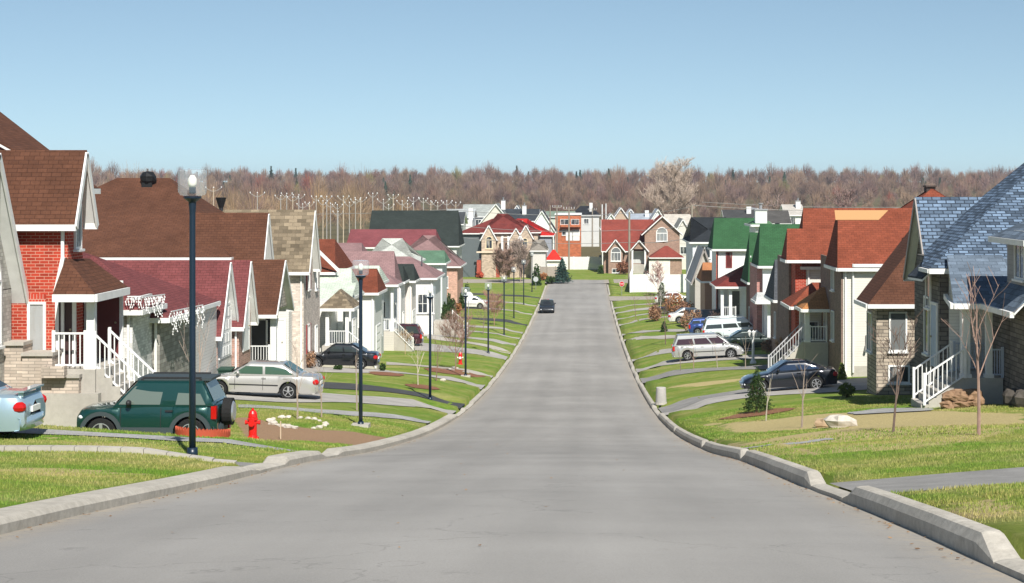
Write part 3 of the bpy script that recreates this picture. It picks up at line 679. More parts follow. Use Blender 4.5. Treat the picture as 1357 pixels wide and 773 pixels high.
# ===== F: rust roof behind
h=House('two_storey_house','two storey house with plain rust brown roof rising behind the mint green roof',-20,112)
h.vol(siding((.62,.52,.44)),-21.5,-16.1,110,118,V(357,110),V(317,114),shingle(rust,.15),ov=.35); h.trim.beam((U(416,109.4),109.4,V(327,109.4)),(U(449,109.4),109.4,V(359,109.4)),.06,.2); h.finish()
# ===== G: mint roof
h=House('bungalow','low house with pale mint green roof and white porch columns',-15,106)
SM=shingle(mint,.07)
h.vol(siding((.74,.74,.72)),-24,-14.8,108.2,113,V(389,108),V(356,110.5),SM,ov=.35); h.wall(siding((.5,.56,.56)),-16,-15.1,107.6,108.1,h.z-.2,V(398,108))
zb=V(396,106)
h.shed([(-17.9,105.6,zb),(-14.2,105.6,zb),(-14.2,108,V(376,107)),(-17.9,108,V(376,107))],SM,name='porch_roof')
for x in (-14.9,-14.4): h.post(x,105.8,h.z-.1,zb-.05,.16)
h.win('E',-14.8,111,h.z+1.1,1.2,1.6,nh=2); h.slabp(-17.8,-14.2,105.6,108,h.z-.5,h.z+.05); h.finish()
# ===== H: small rust gable with white garage
h=House('bungalow','low white sided house with a small square rust roof panel over its garage',-15,118)
h.vol(siding((.76,.76,.74)),-22,-14.2,117,121.4,V(384,117),V(356,119.2),shingle(rust,.15),ov=.3)
h.vol(siding((.6,.62,.62)),-22,-14.6,121.6,126,V(372,122),V(352,124),shingle(mint,.06),ov=.3); h.win('E',-14.6,124,h.z+1,1.2,1.6,nh=1)
h.door('E',-14.2,119.2,h.z,2.4,2.1,(.78,.78,.76),'garage_door',4); h.win('S',117,-15.3,h.z+1,.6,1.2); h.finish()
# ===== J: pale porch house with stairs, black gabled roofs
h=House('bungalow','low pale house with rose roof and a long white stair rail',-14,132)
SRo=shingle(rose,.08)
h.vol(siding((.66,.70,.72)),-25,-14.6,131,135.2,V(372,131),V(333,133),SRo,ov=.35); h.win('E',-14.6,133.2,h.z+2,1.2,1.5,nh=1)
zb=V(374,129.4)
h.hiproof(-15.9,-14.1,128.6,131.6,zb,V(361,130),SRo,ov=.25,ib=.9,name='porch_roof',wallm=siding((.7,.72,.72)))
dz=h.z+1.55
h.slabp(-15.8,-14.15,128.7,131,h.z-.5,dz,siding((.6,.56,.5)))
for x in (-15.7,-14.3): h.post(x,128.85,dz,zb-.1,.1)
h.rail((-15.7,128.8,dz),(-14.3,128.8,dz),.9); xe=-12.75; h.steps(xe,-14.15,128.9,130.1,G(xe,129),dz,7)
h.rail((-14.2,128.85,dz),(xe,128.85,G(xe,129)+.1),.9,12); h.win('S',131,-15.4,dz+.8,.8,1.3)
h.finish()
h=House('bungalow','low white house with two small black gabled roofs, behind the dark red minivan',-14.5,144)
SK=shingle(char,.15)
h.vol(siding((.72,.70,.68)),-24,-15.0,141.5,145,V(370,141.5),V(350,143.3),SK,ov=.3)
h.vol(siding((.72,.66,.62)),-24,-14.5,145.3,149,V(369,145.3),V(350,147),SK,ov=.3)
h.win('E',-15,143.2,h.z+1.1,1,1.3); h.door('E',-14.5,147,h.z,2.3,2.2,(.7,.7,.68),'garage_door',4); h.finish()
h=House('bungalow','low white house with rose hip roof above two round green shrubs',-14,156)
h.vol(siding((.74,.74,.72)),-24,-13.3,152,160,V(366,152),V(340,156),SRo,ib=2.4,ov=.35)
h.win('S',152,-14.2,h.z+1.9,.9,1.7,nh=1); h.win('S',152,-13.0-.9+.2+.25,h.z+1.9,.5,1.7,nm=1)
h.slabp(-13.25,-11.6,152.2,154,h.z-.4,h.z+1.2); h.steps(-10.3,-11.6,152.3,153.6,h.z,h.z+1.2,5); h.rail((-11.6,152.2,h.z+1.2),(-10.3,152.2,h.z+.1),.9,8); h.finish()
h.last=[c for c in h.root.children if c.name.startswith('roof')][0]
MB().tube([(U(559,154),154,V(362,154)),(U(559,154),154,V(341,154))],.06,6).build('vent_pipe',plainm('pipe',(.08,.08,.09),.5),h.last)
# ===== farther left rooftops
def simple(name,label,px0,px1,Y0,dep,ye,yr,wc,rc,ia=0,ib=0,axis='x',ov=.35,wins=(),zvar=.1,win_face='S',chs=(),garage=None,group=None,gy=None,sz=1.0,base=None):
    x0,x1=U(px0,Y0),U(px1,Y0); yr_d=Y0+dep/2 if axis=='x' else Y0
    h=House(name,label,(x0+x1)/2,Y0,group=group); wm=wc if not isinstance(wc,tuple) else siding(wc)
    h.vol(wm,x0,x1,Y0,Y0+dep,V(ye,Y0),V(yr,yr_d),shingle(rc,zvar,sz),ia=ia,ib=ib,axis=axis,ov=ov,base=base)
    for (pa,pt,w_,h_) in wins:   # px centre, py of the top, metres
        h.win('S',Y0,U(pa,Y0),V(pt,Y0)-h_,w_,h_,nm=2 if w_>.8 else 1)
    if garage: h.door('S',Y0,U(garage[0],Y0),h.z,garage[1],2.3,(.78,.76,.72),'garage_door',4)
    h.finish(); h.last=[c for c in h.root.children if c.name.startswith('roof')][0]
    for cx,cy,w_ in chs: h.chim(U(cx,Y0+dep*.5),Y0+dep*.5,V(yr+14,Y0+dep*.5),V(cy,Y0+dep*.5),w_)
    return h
simple('bungalow','low house with pale grey mint hip roof between two rose roofs',486,548,166,8,345,316,(.74,.74,.72),(.53,.55,.50),ia=3,ib=3.5,zvar=.06)
simple('bungalow','low house with mauve rose hip roof and peach brick corner',512,606,190,9,350,312,brick((.55,.30,.22)),(.25,.155,.15),ia=5,ib=4.2,zvar=.06,wins=[(588,366,1,1.3)])
simple('bungalow','low house with a small green roof panel in front of the mauve roof',551,586,176,6,347,332,(.66,.70,.68),(.11,.2,.13),zvar=.06)
simple('bungalow','long cranberry roofed house in front of the charcoal roof',462,575,208,9,326,304,(.72,.70,.68),(.21,.062,.068),zvar=.08)
simple('two_storey_house','two storey house with a very long charcoal green roof',490,605,232,10,323,279,(.6,.6,.58),char,zvar=.12,wins=[(596,378,.9,1.2)])
simple('bungalow','low house with a grey rose roof behind the rust roof',445,476,176,8,345,322,(.66,.62,.58),rose,zvar=.08)
simple('bungalow','pale roofed low house just left of the grey mint hip roof',462,500,160,6,352,334,(.6,.6,.6),(.37,.2,.195),zvar=.08)
# ===== right side, far to near
def sidehouse(*a,**k): return simple(*a,**k)
# S: red-orange roof with red brick corner
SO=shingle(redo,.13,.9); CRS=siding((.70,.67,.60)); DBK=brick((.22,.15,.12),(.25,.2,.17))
h=House('two_storey_house','cream sided house with red orange roof and a red brick corner',14,101)
h.vol(CRS,12.9,24,101,105,V(343,101),V(276,103),SO,ov=.3,ia=.05); h.wall(RB,12.25,12.87,101,107,h.z-.3,V(348,101))
h.hiproof(11.75,15.5,100.2,102.8,V(341,100.2),V(303,101.5),SO,ov=.12,wallm=CRS,ia=.08)
h.wall(DBK,12.1,12.24,103,109,h.z-.3,V(345,101))
MB().tube([(U(1089,103),103,V(312,103)),(U(1089,103),103,V(302,103))],.09,8).tube([(U(1089,103),102.9,V(313,103)),(U(1089,103),102.9,V(315,103))],.32,8).build('vent_pipe',paint((.6,.6,.6)),h.root)
h.wall(CRS,12.6,14,97.6,100.95,h.z-.2,V(399,100)); h.hiproof(11.8,14.4,97.4,101.3,V(401,98),V(375,99),SO,ia=1.2,ib=0,ov=.3,name='porch_roof')
h.win('S',97.6,U(1078,97.6),V(475,97.6),.6,2.1,nm=1); h.finish()
# T: big house, dark brick front, cream siding side wall
h=House('two_storey_house','tall cream sided house with red orange roof and a bare plywood strip near its ridge',16,90)
h.vol(CRS,13.4,26,90.04,94,V(343,90),V(276,92),SO,ov=.35,ia=.02); h.wall(CRS,13.9,26,94,98,h.z-.3,V(345,90))
h.wall(CRS,13.9,26,89.98,90.03,h.z-.3,V(345,90)); h.wall(DBK,13.3,13.39,90.04,97.9,h.z-.3,V(345,90))
h.hiproof(14.2,23.8,89.95,99.0,V(343,90),V(249,94.5),SO,ia=4.7,ib=5,ov=.3)
zt=V(276,92); sl=(zt-V(343,90))/1.98
x0,x1=U(1107,91.6),U(1178,91.6)
yb_=91.53; MB().slab([(x0,yb_,V(343,90)+sl*(yb_-90.04)+.05),(x1-.55,yb_,V(343,90)+sl*(yb_-90.04)+.05),(x1,91.9,V(343,90)+sl*(91.9-90.04)+.05),(x0,91.9,V(343,90)+sl*(91.9-90.04)+.05)],.03).build('plywood_strip',plainm('plywood',(.46,.25,.11),.8),h.root)
h.found(13.9,26,90,98,h.z+.55)
h.win('W',13.3,93,h.z+1.6,1.0,1.6); h.win('W',13.3,93,V(385,93),1,1.4)
MB().tube([(13.9,89.9,h.z+.2),(13.9,89.9,V(350,90))],.05,6).build('downspout',WHITE(),h.root)
MB().box(U(1147,90),U(1151,90)+.05,89.88,89.98,V(456,90),V(444,90)).tube([(U(1148,90),89.85,V(456,90)),(U(1146,90),89.8,V(466,90))],.07,6).build('hose_reel',plainm('reel',(.25,.24,.22),.6),h.root)
# porch in front (street side)
zb=V(404,95); dz=h.z+1.35
h.hiproof(12.1,13.4,94.6,97.6,zb,V(381,96),shingle((.42,.19,.07),.1,.9),ia=1.0,ib=0,ov=.3,name='porch_roof')
h.slabp(12.0,13.28,94.7,97.5,h.z-.6,dz); h.post(12.15,94.85,dz,zb-.1,.12); h.post(12.15,97.3,dz,zb-.1,.12); h.rail((12.3,94.8,dz),(13.2,94.8,dz),.85)
h.steps(10.2,12.0,95,96.3,G(10.1,95.5)-.05,dz,7)
h.rail((12.0,95.0,dz),(10.2,95.0,G(10.1,95)+.08),.9,12,(.5,.5,.52)); h.rail((12.0,96.3,dz),(10.2,96.3,G(10.1,95)+.08),.9,12,(.5,.5,.52))
h.door('W',13.3,95.8,dz,.95,2.1,(.3,.3,.32)); h.finish()
h.last=[c for c in h.root.children if c.name.startswith('roof')][1]
MB().box(U(1225,95),U(1237,95),94.4,95.1,V(262,95),V(248,95)).box(U(1224,95),U(1238,95),94.3,95.2,V(247.8,95),V(246,95)).build('chimney',plainm('soot_brick',(.06,.045,.04),.9),h.last)
AUTO[0]=False
# U: brown hip roof, stone
h=House('stone_house','low stone house with steep brown hip roof beside the blue roofed house',14,73)
SB=stone((.40,.34,.27),(.1,.09,.08)); SU=shingle(brn,.12,.9)
zu=V(403,71.6); h.wall(SB,12.1,24,72,74.4,h.z-.3,zu); h.wall(SB,15,22,74.4,82,h.z-.3,zu+2)
h.shed([(11.7,71.6,zu),(22,71.6,zu),(22,74.87,zu+3.4),(14.97,74.87,zu+3.4)],SU); h.shed([(14.97,74.87,zu+3.4),(14.97,78,zu+3.4),(11.7,74.8,zu),(11.7,71.6,zu)],SU); h.shed([(14.97,74.87,zu+3.4),(22,74.87,zu+3.4),(22,82,zu+2.4),(14.97,82,zu+2.4)],SU)
h.trim.beam((11.65,71.55,zu-.1),(17,71.55,zu-.1),.13,.17).beam((11.65,71.55,zu-.1),(11.65,74.8,zu-.1),.13,.17)
h.win('S',72,U(1190,72),V(466,72),.75,1.65,nm=1,pane=winglass((.16,.17,.17))); h.win('S',72,U(1188,72)+.1,V(508,72),.9,.75,nm=2); h.win('W',12.1,73.6,V(468,73),1.2,1.7,nm=2); h.finish()
# V: blue roofed house, nearest right
BL=shingle((.11,.155,.22),.55,1.05,.022,.25); BL2=shingle((.12,.155,.20),.3,1.4)
DS=stone((.17,.155,.14),(.07,.065,.06)); DW2=siding((.80,.80,.78),.11)
h=House('stone_house','dark stone house with blue grey shingle roofs on the right',13.2,56)
ze=V(345,57)
h.vol(DS,12.5,24,62.0,65.8,V(356,62.3),V(261,64.1),BL,ov=.35)
h.wall(DS,11.9,26,58.2,62.25,h.z-.4,ze); h.wall(DS,14.6,26,62.25,65,h.z-.4,ze)
e_=ze-.3; q=lambda x,y,z:(x,y,z); k_=.74
h.shed([(11.5,57.8,e_),(27,57.8,e_),(25,65,e_+k_*7.2),(18.7,65,e_+k_*7.2)],BL)
h.shed([(18.7,65,e_+k_*7.2),(18.7,65.6,e_+k_*7.2),(14.5,64.1,e_+k_*3),(12.15,61.8,e_+k_*.65),(11.5,59.3,e_),(11.5,57.8,e_)],BL)
h.trim.beam((11.45,57.75,e_-.1),(13.2,57.75,e_-.1),.13,.17).beam((11.45,57.75,e_-.1),(11.45,59.3,e_-.1),.1,.13)
h.wall(DW2,12.2,13.4,58.05,58.17,h.z,V(342,58)); h.wall(DS,13.43,20,55.0,58.03,h.z-1,V(402,56))
h.vol(DS,13.43,26,51.4,54.9,V(302,54.8),V(262,53.1),BL2,ia=1.7,ib=1.7,ov=.5)
h.wall(siding((.30,.28,.25),.16),13.36,13.42,51.4,54.9,V(398,54),V(306,54.8))
zt_=V(338,58); zl=V(401,55.6)
h.shed([(11.75,55.3,zl),(13.95,55.3,zl),(13.95,58.0,zt_),(12.1,58.0,zt_)],BL2,name='porch_roof')
h.shed([(12.7,51.4,zl),(13.42,51.4,zl+.75),(13.42,55.0,zl+.75),(12.7,55.0,zl)][::-1],BL2,name='porch_roof')
h.shed([(13.96,55.3,zl),(16,55.3,zl),(16,57.9,zt_-.1),(13.96,57.9,zt_-.1)],BL2,name='porch_roof')
m=MB().beam((11.75,55.25,zl-.1),(13.95,55.25,zl-.1),.13,.17).beam((11.7,55.25,zl-.1),(12.05,58,zl+.05),.13,.17).beam((12.65,51.4,zl-.1),(12.65,55.2,zl-.1),.13,.17); m.build('porch_gutter',WHITE(),h.root)
# small black shed dormer roof over the side window
h.shed([(11.35,58.4,V(368,58.4)),(11.85,58.4,V(350,58.4)),(11.85,61,V(347,61)),(11.35,61,V(365,61))],shingle((.05,.06,.075),.2),name='window_hood')
dz=V(498,56.2)
h.slabp(12.0,13.38,55.5,58.0,h.z-.6,dz)
h.post(12.2,55.65,dz,zl-.05,.13); h.post(12.6,57.85,dz,zl+.5,.1); h.post(12.95,55.65,dz,zl-.05,.1)
h.rail((12.95,55.6,dz),(13.38,55.6,dz),.9,5,(.45,.5,.6)); h.rail((12.3,57.8,dz),(13.38,57.8,dz),.9,8,(.55,.6,.68))
gs=G(10.6,56)-.03; h.steps(10.75,12.0,55.5,57.2,gs,dz,5)
h.rail((12.15,55.45,dz),(10.85,55.45,gs+.2),.95,9); h.rail((12.1,57.25,dz),(10.85,57.25,gs+.2),.95,9)
h.win('W',11.9,60.3,V(470,60),.8,2.0,nm=1); h.door('W',11.9,59.0,dz,.9,2.1,(.35,.45,.6)); h.win('W',11.9,60,V(408,60),.8,1.6,nm=1)
h.win('W',13.36,53.2,V(372,52.6),1.2,1.5,nm=2,pane=winglass((.03,.05,.12)))
h.finish()
AUTO[0]=True
# mid right
h=simple('two_storey_house','white two storey house with a plain green roof and rust porch roof',949,1012,150,5,325,289,(.80,.80,.79),grn,zvar=.08,wins=[])
h.win('S',150,U(966,150),V(355,150),.55,1.35,nm=1,frame=(.25,.05,.05),pane=winglass((.12,.03,.03)),sill=False); h.w={}
h.wall(RB,U(949,150)-.0,U(951.5,150),149.9,149.99,h.z,V(330,150))
zb=V(377,144)
h.hiproof(U(953,144),U(988,144),144,149.8,zb,V(350,147),shingle(redm,.12),ia=2.8,ib=.0,ov=.3,name='porch_roof')
h.wall(siding((.8,.8,.79)),U(970,146.5),U(990,146.5),146.5,149.9,h.z,zb); dz=h.z+1.3; h.slabp(U(954,144),U(985,144),144,146.4,h.z-.4,dz)
for px in (957,968,985): h.post(U(px,144.3),144.3,dz,zb-.05,.12)
h.rail((U(957,144.2),144.2,dz),(U(975,144.2),144.2,dz),.9); h.door('S',146.5,U(973,146.5),dz,.9,2.1,(.1,.1,.1)); h.steps(U(942,144),U(954,144),144.2,145.6,h.z,dz,6); h.finish()
h=simple('two_storey_house','narrow two storey house with dark brick front and green gabled roof',997,1014,132,5,366,308,brick((.16,.07,.055),(.2,.15,.13)),grn,zvar=.08)
h.win('W',U(997,132),133.5,V(372,133),.9,1.9,nm=1); h.win('W',U(997,132),134,V(432,133),.9,1.4,nm=1); h.finish()
h=simple('two_storey_house','white two storey house with green roof and small roof vent beside the orange roofs',1011,1060,124,4.6,345,297,(.82,.82,.81),grn,zvar=.08,wins=[])
h.wall(brick((.42,.16,.14)),U(1003,124.6),U(1010.6,124.6),124.6,130,h.z-.2,V(352,125)); h.hiproof(U(1011,121)-.3,U(1025,121),121,123.9,V(440,121)-.0+2.2,V(388,122),shingle((.55,.55,.53),.05),ov=.2,name='porch_roof'); h.wall(siding((.82,.82,.81)),U(1017,121.6),U(1031,121.6),121.6,123.9,h.z-.2,V(405,121)); h.finish()
vent(h,U(1030,127),127,V(306,127),.25)
h=simple('two_storey_house','dark roofed narrow house tucked in front of the red brick corner',1032,1050,112,5,391,344,brick((.20,.13,.09)),(.085,.09,.10),zvar=.15); h.win('W',U(1032,112),114,h.z+1.2,.9,1.7); h.finish()
simple('two_storey_house','white house with black hip roof left of the plain green roof',918,958,182,12,319,288,(.74,.76,.8),(.028,.032,.036),ia=4,ib=3,wins=[(934,326,1.2,1.3)])
h=simple('bungalow','low grey house with pale grey sloping roof below the black hip roof',921,945,168,9,362,329,(.45,.42,.38),(.42,.42,.43),zvar=.06,ia=0,ib=0,axis='y')
simple('bungalow','low brown brick house with rust roof panel beside the rust porch roof',934,957,156,6,370,348,(.35,.2,.14),(.42,.18,.08),zvar=.06)
# ===== end of the street: stone house with red roof and arched windows
TN=brick((.47,.37,.28),(.45,.37,.3),.4,.18)
h=House('two_storey_house','tan stone house with dark red roof, arched windows and balcony at the street end',U(668,276),276)
Y=276; zg=h.z-.3
SMr=shingle(redm,.12,1.4); GW=siding((.115,.135,.14),.2)
h.vol(GW,U(608,Y),U(652,Y),Y+1,Y+12,V(308,Y),V(290,Y+6),SMr,ia=5,ib=0)
h.vol(TN,U(640,Y),U(700,Y),Y+.5,Y+13,V(307,Y),V(283,Y+6),SMr,ia=3.6,ib=5.2)
h.vol(TN,U(690,Y),U(712,Y),Y+3,Y+12,V(307,Y),V(291,Y+7.5),SMr,ib=4)
for c,wd,ap,ft,wt in ((648,19,298,315,321),(684,16,302,315,330),(697,17,298,313,324)):
    a,b=U(c-wd/2,Y),U(c+wd/2,Y); y0=Y-.7
    h.vol(TN,a,b,y0,Y+4,V(ft,y0),V(ap,y0),SMr,axis='y',ov=.2)
h.win('S',Y-.7,U(648.5,Y),V(330,Y),1.15,1.5,nm=2,arch=True,fw=.14,frame=(.75,.62,.42)); h.win('S',Y-.7,U(696,Y),V(330,Y),.95,1.3,nm=1,arch=True,fw=.12,frame=(.75,.62,.42))
h.door('S',Y+.5,U(670,Y),V(334,Y),1.4,2.2,(.25,.17,.12))
h.door('S',Y+.44,U(647,Y),h.z,2.9,2.9,(.80,.74,.62),'garage_door',4)
h.wall(RB,U(632,Y),U(640,Y),Y-.3,Y+.95,zg,V(345,Y)); h.wall(RB,U(657,Y),U(662,Y),Y-.2,Y+.45,zg,V(340,Y))
MB().box(U(632,Y),U(702,Y),Y-1.0,Y-.73,V(335,Y),V(333,Y)).build('balcony_edge',paint((.72,.6,.45)),h.root)
for px in (666,674,690): h.post(U(px,Y),Y-.85,V(333,Y),V(313,Y),.15)
h.finish(); h.last=h.root
h.chim(U(624,Y+6),Y+6,V(292,Y+6),V(276,Y+6),.7,cap=False); 
simple('bungalow','low house with bright red metal roof right of the tan corner house',700,731,284,12,311,290,(.3,.32,.36),(.5,.025,.02),ia=0,ib=6,zvar=.04)
simple('bungalow','small grey roofed lean house joining the tan corner house',704,723,272,8,331,318,(.62,.60,.55),(.28,.25,.21),ia=2,ib=2)
# N: brown brick house facing the street
NB=brick((.29,.175,.125),(.45,.36,.3)); SN=shingle((.225,.052,.038),.08,1.3)
Y=288; h=House('brick_house','brown brick house with red roof and big arched window facing down the street',U(850,Y),Y)
h.vol(NB,U(800,Y),U(865,Y),Y,Y+11,V(330,Y),V(291,Y+5.5),SN,ov=.4)
a,b=U(854,Y),U(900,Y); h.vol(NB,a,b,Y-1.6,Y+9,V(307,Y-1.6),V(286,Y-1.6),SN,axis='y',ov=.5)
h.vol(NB,U(806,Y),U(825,Y),Y-1.4,Y+3,V(329,Y-1.4),V(317,Y-1.4),SN,axis='y',ov=.45)
h.hiproof(U(837,Y),U(856,Y),Y-1.8,Y+3,V(329,Y-1.8),V(318,Y-1.8),SN,axis='y',ov=.4,wallm=NB)
h.vol(NB,U(862,Y),U(901,Y),Y-6,Y-1.65,V(339,Y-6),V(326,Y-3.8),SN,ia=2.2,ib=2.2,ov=.4)
for px in (838,855): h.post(U(px,Y-1.7),Y-1.7,h.z+.5,V(331,Y),.14)
h.win('S',Y-1.6,U(876.5,Y),V(320,Y),1.9,1.45,nm=3,arch=True,fw=.13,pane=winglass((.25,.27,.28))); 
h.win('S',Y-1.4,U(816,Y),V(346,Y),1.7,1.5,nm=3,arch=True,fw=.12,pane=winglass((.15,.16,.17))); h.win('S',Y-1.4,U(816,Y),h.z+.1,1.3,.7,nm=2)
h.door('S',Y,U(846,Y),V(349,Y),1.9,2.3,(.5,.52,.5)); h.door('S',Y-6,U(874,Y-6),h.z,3.2,2.3,(.74,.70,.64),'garage_door',4); h.slabp(U(838,Y),U(855,Y),Y-1.8,Y,h.z-.2,V(350,Y)); h.steps(U(857,Y),U(855,Y),Y-1.7,Y-.4,h.z,V(350,Y),2); h.finish()
# ===== rooftops beyond the end of the street
far=[('white house with grey gable between the long charcoal roof and red corner roof',632,682,330,12,300,270,(.66,.62,.55),(.21,.225,.215),0,0,'y'),
('house with pale grey green roof behind the grey gable',614,652,360,10,286,271,(.7,.7,.68),(.33,.35,.33),0,0,'x'),
('house with slate black roof left of the white gabled house',655,712,335,12,292,277,(.74,.74,.74),(.045,.052,.06),0,0,'x'),
('white gabled house with black roof edge, right of the slate black roof',702,734,322,14,304,279,(.80,.80,.80),(.05,.055,.06),0,0,'y'),
('small blue white gabled house on the slate black roofline',676,694,372,9,286,272,(.62,.70,.82),(.16,.17,.18),0,0,'y'),
('distant house with black roof behind the orange brick building',758,794,420,14,285,273,(.6,.6,.58),(.022,.024,.028),2,2,'x'),
('white gabled house behind the left end of the brown brick house',798,822,318,12,300,283,(.80,.80,.78),(.4,.4,.4),0,0,'y'),
('tan gabled house with white trim above the red roof ridge',811,835,345,12,292,275,(.50,.38,.28),(.36,.37,.4),0,0,'y'),
('far white gabled house just left of a wooden pole',828,844,372,12,287,277,(.78,.78,.76),(.5,.52,.55),0,0,'y'),
('grey roofed house behind the brown brick gable',832,868,360,10,293,283,(.6,.62,.6),(.33,.37,.42),0,0,'x'),
('white house with steep gable left of the bare giant tree',860,884,325,12,296,277,(.80,.80,.78),(.45,.47,.5),0,0,'y'),
('beige sided house with brown roof right of the bare giant tree',886,924,300,13,322,290,(.66,.64,.58),(.4,.38,.34),0,0,'y'),
('long beige house with pale roof behind the tall wooden pole',884,936,345,11,303,284,(.72,.70,.64),(.5,.46,.4),0,3,'x'),
('distant house with black roof above the plain green roof',962,1005,300,9,291,278,(.7,.7,.68),(.06,.06,.06),0,0,'x'),
('white gabled house peeking over the right green roof',990,1018,330,12,288,276,(.8,.8,.78),(.5,.52,.52),0,0,'y'),
('distant house with dark grey tiled roof right of the tall white chimney',1008,1046,270,9,295,279,(.66,.64,.6),(.085,.08,.075),0,0,'x'),
('far house with pale flat roof above the red orange roofs',1042,1064,300,9,284,271,(.8,.8,.8),(.45,.42,.38),0,0,'x'),
('far pale grey roofed house left of the charcoal roof end',579,612,300,10,296,281,(.74,.74,.72),(.06,.065,.07),0,0,'x'),
('grey roofed far house above the left end of the red corner roof',592,626,345,10,287,277,(.72,.72,.7),(.4,.42,.42),0,0,'x'),
('far brick red roofed house between the lamp globe and the black cowl',270,292,240,9,300,285,(.4,.16,.1),(.34,.14,.09),0,0,'x'),
('low far house with moss green roof edge above the charcoal roof',500,600,330,8,288,279,(.5,.5,.45),(.10,.17,.09),0,0,'x'),
('distant green roofed house above the red corner roof',725,760,395,10,287,280,(.55,.6,.5),(.2,.26,.2),0,0,'x')]
for i,(lb,p0,p1,Y0,dp,ye,yr,wc,rc,ia,ib,ax) in enumerate(far):
    h=simple('house',lb,p0,p1,Y0,dp,ye,yr,wc,rc,ia=ia,ib=ib,axis=ax,zvar=.08,wins=[((p0+p1)/2+1,ye+5,1.2,1.3)] if i%2 else [((p0+p1)/2-2,ye+4,.9,1.3)],sz=1.6)
    if i in (0,2,5,9,13,16): h.chim(U(p0+(p1-p0)*.7,Y0+3),Y0+3,V(yr+8,Y0+3),V(yr-4,Y0+3),.8,cap=i%2==0)
# tall white chimney between the green roofs, other chimneys
h=simple('house','white walled house with a massive white chimney between the two green roofs',1001,1018,140,5,297,293,(.82,.82,.8),(.1,.2,.1))
h.chim(U(1008,141),141,V(297,141),V(279,141),.95)
# orange brick building
OB=brick((.42,.12,.05),(.5,.3,.2),.5,.2)
h=House('brick_building','flat roofed orange brick building with recessed balconies among the poles',U(750,340),340,'building'); Y=340
h.wall(OB,U(736,Y),U(770,Y),Y,Y+14,h.z-.5,V(285,Y)); MB().box(U(735,Y),U(771,Y),Y-.2,Y+14.2,V(285,Y)+.003,V(283.5,Y)).build('roof',WHITE(),h.root)
for px,t in ((748,291),(762,291),(750,305),(763,305)): h.win('S',Y,U(px,Y),V(t+7,Y),1.6,1.1,nm=2)
for px in (755,763): h.door('S',Y,U(px,Y),V(319,Y),1.3,1.8,(.8,.8,.78))
MB().box(U(743,Y),U(769,Y),Y-1.1,Y-.003,V(301,Y),V(298,Y)).build('balcony',OB,h.root); h.finish()
# ---------------- leafy plants, bare trees, wood
def leaves(name,c,fn,n,s,m,parent=None,seed=0,flat=.6):
    """n little leaf quads at points given by fn(rng)->(offset)"""
    rg=np.random.RandomState(seed); P=np.array([fn(rg) for _ in range(n)])+np.array(c)
    a=rg.normal(size=(n,3)); a/=np.linalg.norm(a,axis=1)[:,None]; b=rg.normal(size=(n,3)); b-=a*(a*b).sum(1)[:,None]; b/=np.linalg.norm(b,axis=1)[:,None]
    sz=s*rg.uniform(.6,1.4,n)[:,None]; a*=sz; b*=sz*flat
    vs=np.stack([P-a,P+b*.8,P+a,P-b*.8],1).reshape(-1,3)
    off=np.array(parent.location) if parent is not None else np.zeros(3)
    me=bpy.data.meshes.new(name); me.from_pydata((vs-off).tolist(),[],[(4*i,4*i+1,4*i+2,4*i+3) for i in range(n)]); me.materials.append(m)
    o=bpy.data.objects.new(name,me); COL.objects.link(o)
    if parent is not None: o.parent=parent
    return o
def ell(rx,ry,rz,z0=0,fill=.75,lump=.15,sd=1):
    ph=[(sd*1.7+i)*2.3 for i in range(6)]
    def f(rg):
        d=rg.normal(size=3); d/=np.linalg.norm(d); r=rg.uniform(fill,1)+lump*(math.sin(d[0]*5+ph[0])+math.sin(d[1]*6+ph[1])+math.sin(d[2]*7+ph[2]))/2
        return np.array([d[0]*rx*r,d[1]*ry*r,z0+rz+d[2]*rz*r])
    return f
def cone(r,h,z0=0,tiers=0,pw=1.0):
    def f(rg):
        t=1-math.sqrt(rg.uniform(0,1)) ; a=rg.uniform(0,2*math.pi); rr=r*(1-t)**pw*(rg.uniform(.35,1)**.5)
        if tiers: k=(t*tiers)%1; rr*=.62+.5*(1-k); zz=z0+h*t-.08*rr
        else: zz=z0+h*t
        rr*=1+.16*math.sin(a*3+t*9)+.1*math.sin(a*7-t*20)
        return np.array([rr*math.cos(a),rr*math.sin(a),zz])
    return f
GD=foliage((.015,.04,.010),(.05,.09,.02)); GY=foliage((.05,.085,.012),(.15,.19,.03)); GS=foliage((.03,.06,.035),(.09,.14,.09)); RB_=foliage((.16,.06,.035),(.30,.14,.08)); TN_=foliage((.26,.17,.09),(.42,.30,.17)); OR_=foliage((.28,.11,.04),(.40,.20,.09))
def shrub(px,py,wpx,hpx,label,m=None,kind='round',Y=None,name='shrub',cat='shrub',group=None,n=None):
    p=hit(px,py) if Y is None else (U(px,Y),Y,G(U(px,Y),Y)); k=F/p[1]; wd,hh=wpx/k,hpx/k
    r=E(name,p,label,cat,group); m=m or GD; n=n or int(min(2600,260+wpx*hpx*1.3)); s=max(.045,min(.22,1.7/k))
    st=MB(); st.tube([(p[0],p[1],p[2]-.1),(p[0],p[1],p[2]+hh*.55)],[.05,.03],6)
    for i in range(4): a=i*1.6+px; st.tube([(p[0],p[1],p[2]+hh*.1),(p[0]+wd*.25*math.cos(a),p[1]+wd*.25*math.sin(a),p[2]+hh*.6)],[.025,.012],4)
    st.build('trunk',bark((.09,.06,.04)),r)
    fn=ell(wd/2,wd/2,hh/2,0,.5,.13,px) if kind=='round' else cone(wd/2,hh,0,0,.55) if kind=='cedar' else cone(wd/2,hh*.93,hh*.07,9,.9)
    leaves('foliage' if kind!='spruce' else 'needles',p,fn,n,s,m,r,int(px),.5 if kind!='spruce' else .3); return r
